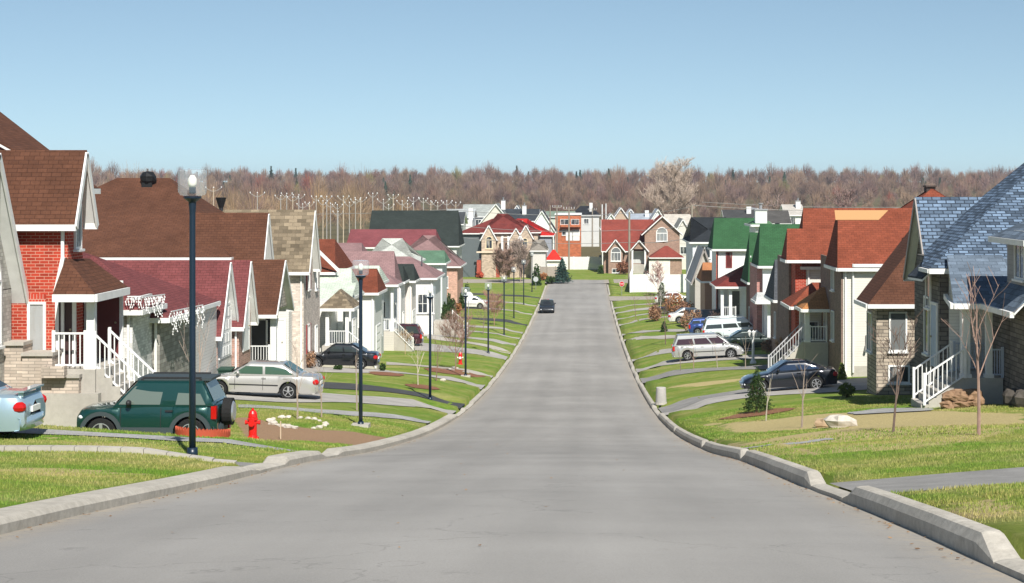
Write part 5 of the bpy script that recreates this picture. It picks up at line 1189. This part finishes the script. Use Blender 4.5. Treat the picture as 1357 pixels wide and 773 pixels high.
pitch(car('black four door sedan with red tail light parked near the white columned porch',gpos(452,98.5),PI,4.25,1.74,(.008,.010,.014),SED(4.25),(1.0,.3,-.7,-1.45,1.42),(1.28,-1.18),.32))
pitch(car('pale blue sedan with boot spoiler cut off by the left edge of the photo',(U(58,37.3)-2.38,37.3,0),PI,4.4,1.7,(.42,.56,.64),SED(4.4,.02),(1.0,.3,-.75,-1.45,1.42),(1.3,-1.35),.30,spoiler=True,metal=.5))
pitch(car('dark red minivan behind the long white stair rail',gpos(523,136.4),PI,4.4,1.8,(.055,.008,.016),VAN(4.4),(1.35,.6,-1.75,-2.15,1.72),(1.4,-1.3),.34,van=True,cat='minivan'))
pitch(car('small white sedan parked past the cedars on the far left',gpos(622,197),PI*1.0,4.3,1.7,(.75,.74,.72),SED(4.3),(1.0,.3,-.75,-1.45,1.4),(1.3,-1.25),.31,metal=.1))
c=car('dark grey car driving towards the camera on the street',(U(725,202),202,zr(202)+.04),-PI/2,4.4,1.76,(.025,.028,.033),SED(4.4),(1.0,.3,-.75,-1.5,1.44),(1.35,-1.3),.32,group='cars on the road',name='driving_car'); bpy.context.view_layer.update(); c['group']='cars parked and driving'; 
del c['group']
pitch(car('black two door coupe with silver wheels on the right drive behind the spruce',gpos(1045,81.6),PI,4.45,1.78,(.006,.009,.016),SED(4.45),(.95,.1,-.75,-1.75,1.38),(1.38,-1.22),.33,glass=(.02,.035,.07)))
pitch(car('silver minivan with tinted rear windows on the right drive',gpos(938,117),0,4.75,1.85,(.52,.52,.51),VAN(4.75,.02),(1.55,.55,-2.0,-2.28,1.70),(1.5,-1.4),.33,van=True,metal=.5,cat='minivan',glass=(.05,.025,.03)))
pitch(car('white suv with roof rails behind the silver minivan',gpos(975,128.5),0,4.9,1.95,(.68,.76,.77),VAN(4.9,.08),(1.45,.75,-2.1,-2.38,1.80),(1.5,-1.45),.37,van=True,rack=True,metal=.2,cat='suv'))
pitch(car('dark green black sedan hidden partly by the silver minivan nose',gpos(997,121.8),0,4.6,1.76,(.010,.022,.020),SED(4.6),(1.0,.3,-.8,-1.6,1.42),(1.38,-1.25),.32))
pitch(car('dark suv parked in front of the rust roofed porch',gpos(951,150),0,4.5,1.85,(.015,.02,.025),VAN(4.5,.05),(1.4,.7,-1.9,-2.2,1.72),(1.4,-1.35),.35,van=True,cat='suv'))
pitch(car('small blue hatchback with only its bonnet showing left of the white suv',gpos(940,143),0,3.4,1.65,(.03,.07,.25),VAN(3.4,-.05),(.9,.2,-1.3,-1.6,1.35),(1.1,-1.0),.3,van=True))
pitch(car('white sedan behind the orange brown shrubs on the right',gpos(917,165),0,4.5,1.75,(.72,.71,.69),SED(4.5),(1.0,.3,-.8,-1.6,1.42),(1.38,-1.25),.32,metal=.1))
pitch(car('white sedan with red interior tint parked below the long white fence',gpos(894,208),0,4.7,1.75,(.75,.74,.72),SED(4.7),(1.0,.3,-.8,-1.6,1.45),(1.38,-1.25),.32,glass=(.12,.05,.045),metal=.1))  # window glass is only tinted reddish brown
[o for o in bpy.data.objects if o.get('label','').startswith('white sedan with red interior')][0]['label']='white sedan with brownish windows parked below the long white fence'
# folding camper / boat trailer with pale cover left of the minivan roof
p=(U(926,127),127,G(U(926,127),127)-.25); t=E('utility_trailer',p,'low white covered trailer showing above the silver minivan roof','trailer')
x,y,z=p; MB().box(x-.9,x+.9,y-.8,y+.8,z+.5,z+.8).build('box',plainm('dull_red',(.2,.06,.05),.6),t); MB().slab([(x-.95,y-.85,z+.93),(x+.95,y-.85,z+.88),(x+.9,y,z+1.05),(x-.9,y,z+1.1)],.08).slab([(x-.9,y+.01,z+1.1),(x+.9,y+.01,z+1.05),(x+.95,y+.85,z+.88),(x-.95,y+.85,z+.93)],.08).build('cover',WHITE(),t)
for s_ in (1,-1): MB().lathe((x-.2,y,z+.3),[(.29,s_*.72),(.3,s_*.75),(.3,s_*.88),(.28,s_*.9)],16,'y').build('wheel',tyre,t)
MB().beam((x+1.2,y,z+.5),(x+2.2,y,z+.45),.08).build('drawbar',blackp,t)
# ---------------- lamp posts
navy=plainm('lamp_paint',(.008,.020,.040),.35,.5); 
glm=bpy.data.materials.new('clear_globe'); glm.use_nodes=True; b=bsdf(glm); b.inputs['Transmission Weight'].default_value=.0; b.inputs['Roughness'].default_value=.08; b.inputs['Base Color'].default_value=(.75,.85,.9,1); lw=N(glm,'ShaderNodeLayerWeight'); lw.inputs[0].default_value=.35; L(glm,ramp(glm,lw.outputs['Facing'],[(0,.10),(.6,.2),(1,.85)]),b.inputs['Alpha']); b.inputs['Specular IOR Level'].default_value=.8
diff=plainm('lamp_bulb',(.78,.76,.68),.4)
def lamp_post(label,x,y,basecol=True):
    z=G(x,y); r=E('street_lamp',(x,y,z),label,'street lamp','street lamps along the left lawns')
    MB().tube([(x,y,z-.1),(x,y,z+2.2),(x,y,z+4.62),(x,y,z+4.92)],[.066,.062,.058,.062],12).tube([(x,y,z-.05),(x,y,z+.16)],[.11,.1],12).build('pole',navy,r,smooth=True)
    MB().lathe((x,y,z+4.68),[(.055,-.1),(.075,.18),(.17,.25),(.17,.29)],16).build('lamp_base',navy,r)
    g=MB().lathe((x,y,z+4.98),[(.17,0),(.225,.012),(.262,.06),(.272,.12),(.272,.44),(.262,.475),(.235,.495),(.10,.505)],24).build('lamp_globe',glm,r)
    MB().lathe((x,y,z+5.02),[(.065,0),(.065,.12)],10).build('lamp_socket',navy,r); MB().lathe((x,y,z+5.14),[(.06,0),(.085,.06),(.085,.16),(.04,.23)],12).build('lamp_bulb',diff,r,smooth=True)
    if basecol: MB().box(x-.29,x+.29,y-.29,y+.29,z-.3,z+.08).build('lamp_footing',CONC(),r)
    return r
LPX=[(255,33.2,'navy lamp post nearest the camera, rising past the dark green car'),(478,57.3,'second navy lamp post, on a pale concrete footing by the dirt patch'),(570,83.3,'third navy lamp post, before the round green shrubs'),(617,106.5,'fourth navy lamp post, on a footing beside the brown tree bed'),(647,134.5,'fifth navy lamp post, beside a reddish bare tree'),(668,160,'sixth navy lamp post, counted from the camera'),(681,186,'seventh navy lamp post, level with the driving car'),(694,212,'eighth navy lamp post, near the street end'),(705,240,'last navy lamp post, at the street end corner')]
for i,(px,Y,lb) in enumerate(LPX): lamp_post(lb,U(px,Y),Y,i in (1,3))
x,y=U(362+0,1),0
def lantern(label,px,py,top,scale=1.0,col=(.78,.78,.76)):
    p=hit(px,py); h_=(py-top)/F*p[1]; x,y,z=p; r=E('lantern_post',p,label,'lantern'); m=plainm('lantern_white',col,.4)
    MB().lathe(p,[(.2,-.05),(.2,.08),(.13,.2),(.09,.35),(.075,h_*.8),(.06,h_*.82)],12).build('pole',m,r); k=h_*.8
    for a in (0,2.1,4.2):
        dx,dy=.26*math.cos(a+.5),.26*math.sin(a+.5)
        MB().tube([(x,y,z+k-.15),(x+dx*.7,y+dy*.7,z+k-.12),(x+dx,y+dy,z+k)],.02,5).build('arm',m,r)
        MB().lathe((x+dx,y+dy,z+k),[(.05,0),(.11,.22),(.13,.24),(.02,.36)],8).build('lantern_head',m,r)
lantern('white three armed garden lamp post between minivan nose and black coupe',998,482,436)
# ---------------- hydrants, bin, stones, signs, mailbox
def hydrant(label,p,s=1.0,capc=None):
    x,y,z=p; r=E('fire_hydrant',p,label,'fire hydrant'); m=plainm('hydrant_red',(.66,.012,.010),.35,.5); q=lambda P_:[(a*s,b*s) for a,b in P_]
    MB().lathe(p,q([(.17,-.1),(.17,.04),(.125,.06),(.115,.10),(.115,.50),(.15,.52),(.15,.56),(.125,.57),(.13,.62),(.12,.70),(.085,.77),(.035,.80)]),20).build('barrel',m,r,smooth=False)
    MB().lathe((x,y,z+.80*s),q([(.035,-.01),(.03,.05)]),6).build('top_nut',capc or m,r)
    for dx,dy,rr in ((.2,0,.055),(-.2,0,.055),(0,-.21,.08)):
        MB().tube([(x,y,z+.45*s),(x+dx*s*.8,y+dy*s*.8,z+.45*s)],rr*s*.85,12).tube([(x+dx*s*.8,y+dy*s*.8,z+.45*s),(x+dx*s*1.05,y+dy*s*1.05,z+.45*s)],rr*s*1.15,12).build('outlet',capc or m,r)
    MB().lathe(p,q([(.16,.0),(.16,.05)]),8).build('base_flange',m,r); return r
hydrant('bright red fire hydrant standing in the dirt patch by the spare wheel car',(U(335,47),47,G(U(335,47),47)),.97)
hydrant('small red and white fire hydrant near the fourth lamp post',hit(610,483),1.0,plainm('hydrant_white',(.75,.72,.68),.4))
p=hit(876,536); x,y,z=p; r=E('concrete_bin',p,'tapered grey concrete waste bin at the right kerb','bin')
MB().lathe(p,[(.23,-.05),(.23,.02),(.27,.06),(.235,.78),(.22,.80),(.20,.79)],20).build('bin',rough_ground('bin_concrete',(.38,.37,.35),(.47,.45,.42),18,.9,.1),r); MB().lathe((x,y,z),[(.29,-.03),(.29,.07)],16).build('base',CONC(),r)
def sign(name,label,px,py,top,shape,Y=None,txt=None,colr=(.5,.01,.01),back=False,rad=.38):
    p=hit(px,py) if Y is None else (U(px,Y),Y,G(U(px,Y),Y)); x,y,z=p; h_=(py-top)/F*y
    r=E(name,p,label,'road sign'); MB().tube([(x,y,z-.1),(x,y,z+h_)],.032,8).build('pole',plainm('galvanised',(.35,.36,.37),.5,metal=.5),r)
    n=8 if shape=='stop' else 24; zc=z+h_-rad; o=math.pi/8 if n==8 else 0
    pts=[(x+rad*math.cos(o+2*math.pi*i/n),zc+rad*math.sin(o+2*math.pi*i/n)) for i in range(n)]
    def disc(ps,y0,y1): k=len(ps); return MB().add([(a,y0,b) for a,b in ps]+[(a,y1,b) for a,b in ps],[tuple(range(k)),tuple(range(2*k-1,k-1,-1))]+[((i+1)%k,i,k+i,k+(i+1)%k) for i in range(k)])
    s=disc(pts,y-.06,y-.045).build('sign_plate',paint((.45,.47,.48) if back else (.78,.78,.76)),r)
    if not back:
        pts2=[(x+(a-x)*.92,zc+(b-zc)*.92) for a,b in pts]; disc(pts2,y-.064,y-.0605).build('sign_face',plainm('sign_red',colr,.4),s)
        if txt:
            cu=bpy.data.curves.new('lettering','FONT'); cu.body=txt; cu.size=rad*.62; cu.align_x='CENTER'; cu.align_y='CENTER'; cu.extrude=.002
            t=bpy.data.objects.new('lettering',cu); COL.objects.link(t); t.parent=s; t.location=(0,-.067,zc-z); t.rotation_euler=(R(90),0,0); cu.materials.append(plainm('sign_white',(.8,.8,.8),.5))
            bpy.context.view_layer.update(); me=bpy.data.meshes.new_from_object(t.evaluated_get(bpy.context.evaluated_depsgraph_get())); o2=bpy.data.objects.new('lettering',me); COL.objects.link(o2); o2.parent=s; o2.location=t.location; o2.rotation_euler=t.rotation_euler; bpy.data.objects.remove(t)
sign('stop_sign','red stop sign on the grass island at the right side street',824,391,373,'stop',txt='ARRÊT',rad=.36)
sign('road_sign','round grey backed road sign on the left lawn near the street end',710,384,367,'round',back=True,rad=.36)
sign('road_sign','white round sign face on a thin pole right behind the fourth lamp',621,441,387,'round',colr=(.72,.72,.7),rad=.42)
# stones
def stones(label,P,m,name='stone',group=None):
    for i,(px,py,sz,lb) in enumerate(P):
        p=hit(px,py); o=MB().blob((p[0],p[1],p[2]+sz*.3),(sz,sz*.7,sz*.55),int(px*7+py),7,5,.22)
        ob=o.build(name,m); tag(ob,lb or label,'stone',group)
ws=rough_ground('pale_stone',(.42,.38,.32),(.65,.6,.53),8,.9,.4); bs=rough_ground('brown_stone',(.16,.09,.05),(.38,.25,.16),5,.9,.5)
rnd=random.Random(4); ring=[]
for i in range(26):
    a=2*math.pi*i/26; px=395+37*math.cos(a)+rnd.uniform(-1,1); py=562+7*math.sin(a)+px*.06-24; ring.append((px,py,rnd.uniform(.07,.16),None)) if rnd.random()<.75 else None
stones('pale field stone in the oval ring around two saplings',ring,ws,group='stones ringing the two saplings')
stones('',[(1113,567,.42,'big pale boulder with a dark end on the right lawn')],ws,name='boulder'); stones('',[(1092,566,.28,'low sandy boulder just left of the big pale one')],rough_ground('sandy_stone',(.34,.24,.15),(.5,.37,.24),6),name='boulder')
pile=[]
for i in range(26):
    pile.append((1268+rnd.uniform(-16,34)*(.9 if i<16 else .8),541-rnd.uniform(0,16),rnd.uniform(.17,.30),None))
for i,(px,py,s_,_) in enumerate(pile):
    Y=54.3; x=U(px,Y); z0=G(x,Y); z=max(V(py,Y),z0)
    tag(MB().blob((x,Y+rnd.uniform(-.3,.3),z+s_*.2),(s_*1.1,s_*.8,s_*.65),i+90,7,5,.25).build('rock',bs),'brown rock in the heap beside the concrete porch steps','rock','rocks heaped by the porch steps')
for i in range(4):
    x=13.2-.1*(i%2); Y=53.6-i*.62; tag(MB().blob((x,Y,G(x,Y)+.2),(.34,.36,.32),i+40,7,5,.2).build('rock',rough_ground('dark_stone',(.06,.055,.05),(.14,.12,.10),4)),'dark rock in the row along the shaded stone wall on the right','rock','dark rocks along the shaded wall')
stones('',[(587,505,.16,'white stone beside the dark bare sapling')],ws)
stones('small pale stone in the brown bed of the twiggy bare tree',[(601,488,.13,None),(606,489,.12,None),(596,490,.1,None)],ws,group='stones in the brown tree bed')
# scalloped red edging round the first sapling
p=(U(269,41.0),41.0,G(U(269,41.0),41.0)); m=MB(); n=44
for i in range(n):
    a=2*math.pi*i/n; cx,cy=p[0]+.62*math.cos(a),p[1]+.75*math.sin(a); z=G(cx,cy); t=Vector((-math.sin(a)*.62,math.cos(a)*.75,0)).normalized()*.05; q=Vector((cx,cy,z))
    nn=Vector((math.cos(a),math.sin(a),0))*.012; P=[q-t*1.0-Vector((0,0,.05)),q+t-Vector((0,0,.05)),q+t+Vector((0,0,.11)),q+Vector((0,0,.20)),q-t+Vector((0,0,.11))]
    m.add([a_-nn for a_ in P]+[a_+nn for a_ in P],[(0,1,2,3,4),(9,8,7,6,5)]+[((k+1)%5,k,5+k,5+(k+1)%5) for k in range(5)])
tag(m.build('lawn_edging',plainm('terracotta',(.42,.075,.035),.7)),'scalloped terracotta ring edging around the first sapling','edging')
m=MB(); 
p=hit(372,582)
tag(MB().box(p[0]-.015,p[0]+.015,p[1]-.015,p[1]+.015,p[2]-.1,p[2]+.5).build('survey_stake',plainm('stake_wood',(.5,.4,.28),.8)),'short wooden stake in the dirt patch right of the hydrant','stake')
# orange pot by the steps, shovel
p=(U(117,45.3),45.3,G(U(117,45.3),45.3)); r=E('garden_urn',p,'orange clay urn at the foot of the brick house steps','urn')
MB().lathe(p,[(.09,0),(.14,.08),(.17,.25),(.13,.36)],16).build('pot',plainm('clay',(.60,.14,.03),.6),r); MB().lathe((p[0],p[1],p[2]+.36),[(.12,0),(.17,.03),(.17,.07),(.11,.08)],16).build('rim',plainm('clay',(.60,.14,.03),.6),r)
p=(U(52,44.6),44.6,G(U(52,44.6),44.6)); r=E('sled',p,'flat red plastic sled lying by the house foundation','sled')
x,y,z=p; MB().slab([(x-.35,y-.2,z+.09),(x+.5,y-.2,z+.17),(x+.5,y+.15,z+.2),(x-.35,y+.15,z+.12)],.05).build('shell',plainm('red_plastic',(.6,.05,.03),.4),r)
# mulch beds
for px,py,rx,ry in ((603,494,1.9,2.6),(560,513,.9,1.4),(268,576,.6,.7),(1003,549,1.4,1.2),(512,496,1.0,1.0),(1240,549,.01,.01)):
    if rx>.1: patch(px,py,rx,ry,rough_ground('mulch',(.16,.07,.04),(.30,.15,.09),14,.95,.5),'flower_bed')
# fences
def fence(label,pts,h_,m,board=.15,post=2.4,name='fence'):
    p0=pts[0]; r=E(name,(p0[0],p0[1],zr(p0[1])),label,'fence'); q=MB(); ps=[]
    for (x0,y0),(x1,y1) in zip(pts,pts[1:]):
        L_=math.hypot(x1-x0,y1-y0); n=int(L_/board); ux,uy=(x1-x0)/L_,(y1-y0)/L_
        for i in range(n):
            a,b_=i*board+.008,(i+1)*board-.008; A=(x0+ux*a,y0+uy*a); B=(x0+ux*b_,y0+uy*b_); z=G((A[0]+B[0])/2,(A[1]+B[1])/2)
            d=.012; nx,ny=-uy*d,ux*d
            q.add([(A[0]-nx,A[1]-ny,z),(B[0]-nx,B[1]-ny,z),(B[0]+nx,B[1]+ny,z),(A[0]+nx,A[1]+ny,z),(A[0]-nx,A[1]-ny,z+h_),(B[0]-nx,B[1]-ny,z+h_),(B[0]+nx,B[1]+ny,z+h_),(A[0]+nx,A[1]+ny,z+h_)],[(0,3,2,1),(4,5,6,7),(0,1,5,4),(1,2,6,5),(2,3,7,6),(3,0,4,7)])
        k=0
        while k<=L_+.1: x,y=x0+ux*k,y0+uy*k; ps.append((x,y)); k+=post
    q.build('panel',m,r,uv=False)
    for x,y in ps[:90]: z=G(x,y); MB().box(x-.06,x+.06,y-.06,y+.06,z-.1,z+h_+.1).build('post',m,r)
    return r
wf=paint((.78,.78,.76)); fence('long white board fence on the right beside the side street',[(U(838,258),258),(U(835,240),240),(U(925,240),240)],2.5,wf)
fence('white fence across the far lawn left of the brown brick house',[(U(742,300),300),(U(797,300),300)],2.2,wf)
fence('weathered grey wooden fence behind the corner spruce',[(U(716,272),272),(U(741,272),272)],1.9,paint((.30,.25,.20)))
fence('white garden wall like fence behind the tan corner house',[(U(700,292),292),(U(738,292),292)],2.6,paint((.74,.72,.68)))
# red gazebo roof
h=House('garden_shed','small garden shed with bright red roof behind the corner spruce',U(732,280),280,'shed'); h.vol(siding((.74,.72,.68)),U(725,280),U(742,280),280,282.5,V(342,280),V(331,281.2),shingle((.62,.03,.02),.05),ia=.9,ib=.9,ov=.3); h.finish()
# ---------------- wires and poles
pw=plainm('pole_wood',(.27,.235,.19),.9)
def pole(label,px,Y,top,w_=.16,arm=0,group=None,m=None,base=None):
    x=U(px,Y); z=base if base is not None else G(x,Y); zt=V(top,Y); r=E('utility_pole',(x,Y,z),label,'utility pole',group); m=m or pw
    MB().tube([(x,Y,z-.3),(x,Y,zt)],[w_,w_*.7],8).build('pole',m,r)
    if arm: 
        MB().beam((x-arm,Y,zt-.45),(x+arm,Y,zt-.45),.12).build('crossarm',m,r)
        for k in (-1,-.45,.45,1): MB().tube([(x+arm*k,Y,zt-.39),(x+arm*k,Y,zt-.05)],[.05,.08],6).build('insulator',plainm('porcelain',(.6,.6,.6),.4),r)
    return (x,Y,zt)
A=[pole('tall weathered wooden pole in front of the brown brick house',834,250,281,.2),pole('tall grey wooden pole at the white fence end',917,236,272,.2),pole('slim pole with crossarm right of the corner spruce',754,300,274,.17,.9),pole('thin dark pole left of the corner spruce',729,292,272,.14),pole('pale mast behind the brown brick house left roof edge',798,350,271,.17,0,None,paint((.7,.7,.68))),pole('second pale mast right of the first one behind the brown brick house',803,380,270,.17,0,None,paint((.7,.7,.68))),pole('pole with crossarm above the distant black roof',785,420,276,.2,1.0),pole('wooden pole left of the orange brick building',738,330,272,.17,.8)]
def wire(a,b,sag,label,r_=.035):
    a,b=Vector(a),Vector(b); pts=[a.lerp(b,i/12)-Vector((0,0,sag*4*(i/12)*(1-i/12))) for i in range(13)]
    tag(MB().tube(pts,r_,4).build('overhead_wire',plainm('wire',(.32,.31,.30),.6)),label,'wire','overhead wires at the street end')
for k,(dz,lb) in enumerate(((.2,'topmost overhead wire crossing the street end'),(2.6,'middle overhead wire crossing the street end'),(4.4,'lowest overhead wire crossing the street end'))):
    wire((U(606,270),270,V(277,270)-dz),(A[0][0],A[0][1],A[0][2]-dz),.5,lb+' on its left'); wire((A[0][0],A[0][1],A[0][2]-dz),(A[1][0],A[1][1],A[1][2]-dz),.3,lb+' on its right')
wire((U(270,300),300,V(281,300)),(U(606,270),270,V(277,270)),.6,'long overhead wire running over the charcoal roof'); wire(A[1],(U(1190,250),250,V(276,250)),.5,'long overhead wire running above the red orange roofs')
wire((U(930,330),330,V(268,330)),(U(1240,330),330,V(274,330)),.5,'thin far overhead wire in front of the right wood')
# crossarm poles of the switchyard behind the left roofs
gp=paint((.38,.36,.33)); rd=random.Random(8)
gy=[(283,250),(341,257),(419,262),(428,268),(438,271),(447,273),(455,262),(463,270),(471,266),(478,264),(494,258),(508,266),(521,260),(515,273),(533,268),(540,272),(548,264),(561,265),(571,268),(580,270),(592,268),(604,270),(372,261),(380,258),(388,263),(396,260),(448,282),(410,270),(433,262),(401,272)]
lab={0:'leftmost',1:'second',}
for i,(px,top) in enumerate(gy):
    Y=330+rd.uniform(-25,55); x=U(px,Y); zt=V(top,Y); z=-14.1; s_=Y/330
    r=E('switchyard_pole',(x,Y,z),'pale pole with upswept crossarms in the switchyard behind the left roofs','utility pole','crossarm poles of the switchyard')
    MB().tube([(x,Y,z-.3),(x,Y,zt)],[.10*s_,.075*s_],8).build('pole',gp if i%3 else paint((.55,.45,.33)),r)
    w_=(1.35 if i<2 else 1.0)*s_*rd.uniform(.8,1.1)
    MB().tube([(x-w_,Y,zt+.1*s_),(x-w_*.35,Y,zt-.45*s_),(x,Y,zt-.55*s_)],.05*s_,5).tube([(x+w_,Y,zt+.1*s_),(x+w_*.35,Y,zt-.45*s_),(x,Y,zt-.55*s_)],.05*s_,5).build('crossarm',gp,r)
    for k in (-1,0,1): MB().blob((x+k*w_,Y,zt+(.25 if k else .2)*s_),(.11*s_,.11*s_,.15*s_),3,6,4,0).build('insulator',plainm('porcelain_white',(.75,.75,.74),.4),r)
# black roof cowls seen above the tan roof, basketball style garden light etc.
x,y=U(293,84),84
p=(U(293,96),96,V(276,96)); r=E('roof_cowl',(U(293,96),96,V(281,96)),'black cowl shaped roof vent poking above the brown roofs','roof vent'); x,y,z=r.location
MB().tube([(x,y,z-1.2),(x,y,z+.3)],.12,8).build('pipe',blackp,r); MB().tube([(x,y,z+.25),(x,y,z+.8)],[.14,.30],10).build('cowl',plainm('vent_metal',(.012,.012,.013),.5),r)

# wheeled waste bins by the garages
for px,Y,lb,cc in ((322,73.6,'dark wheeled waste bin against the cranberry house garage',(.03,.035,.04)),(300,73.7,'dark green wheeled waste bin between the silver car and the garage',(.02,.06,.04)),(1034,99.5,'dark wheeled waste bin at the foot of the red brick corner',(.03,.03,.035))):
    x=U(px,Y); z=G(x,Y); r=E('waste_bin',(x,Y,z),lb,'bin'); q=plainm('bin_plastic',cc,.5)
    MB().add([(x-.22,Y-.24,z+.08),(x+.22,Y-.24,z+.08),(x+.22,Y+.2,z+.08),(x-.22,Y+.2,z+.08),(x-.29,Y-.33,z+.98),(x+.29,Y-.33,z+.98),(x+.29,Y+.3,z+.98),(x-.29,Y+.3,z+.98)],[(0,3,2,1),(4,5,6,7),(0,1,5,4),(1,2,6,5),(2,3,7,6),(3,0,4,7)]).build('bin_body',q,r)
    MB().slab([(x-.31,Y-.37,z+1.04),(x+.31,Y-.37,z+1.04),(x+.31,Y+.32,z+1.09),(x-.31,Y+.32,z+1.09)],.055).build('lid',q,r)
    for k in (-1,1): MB().tube([(x+k*.2,Y+.22,z+.1),(x+k*.27,Y+.22,z+.1)],.1,10).build('wheel',tyre,r)
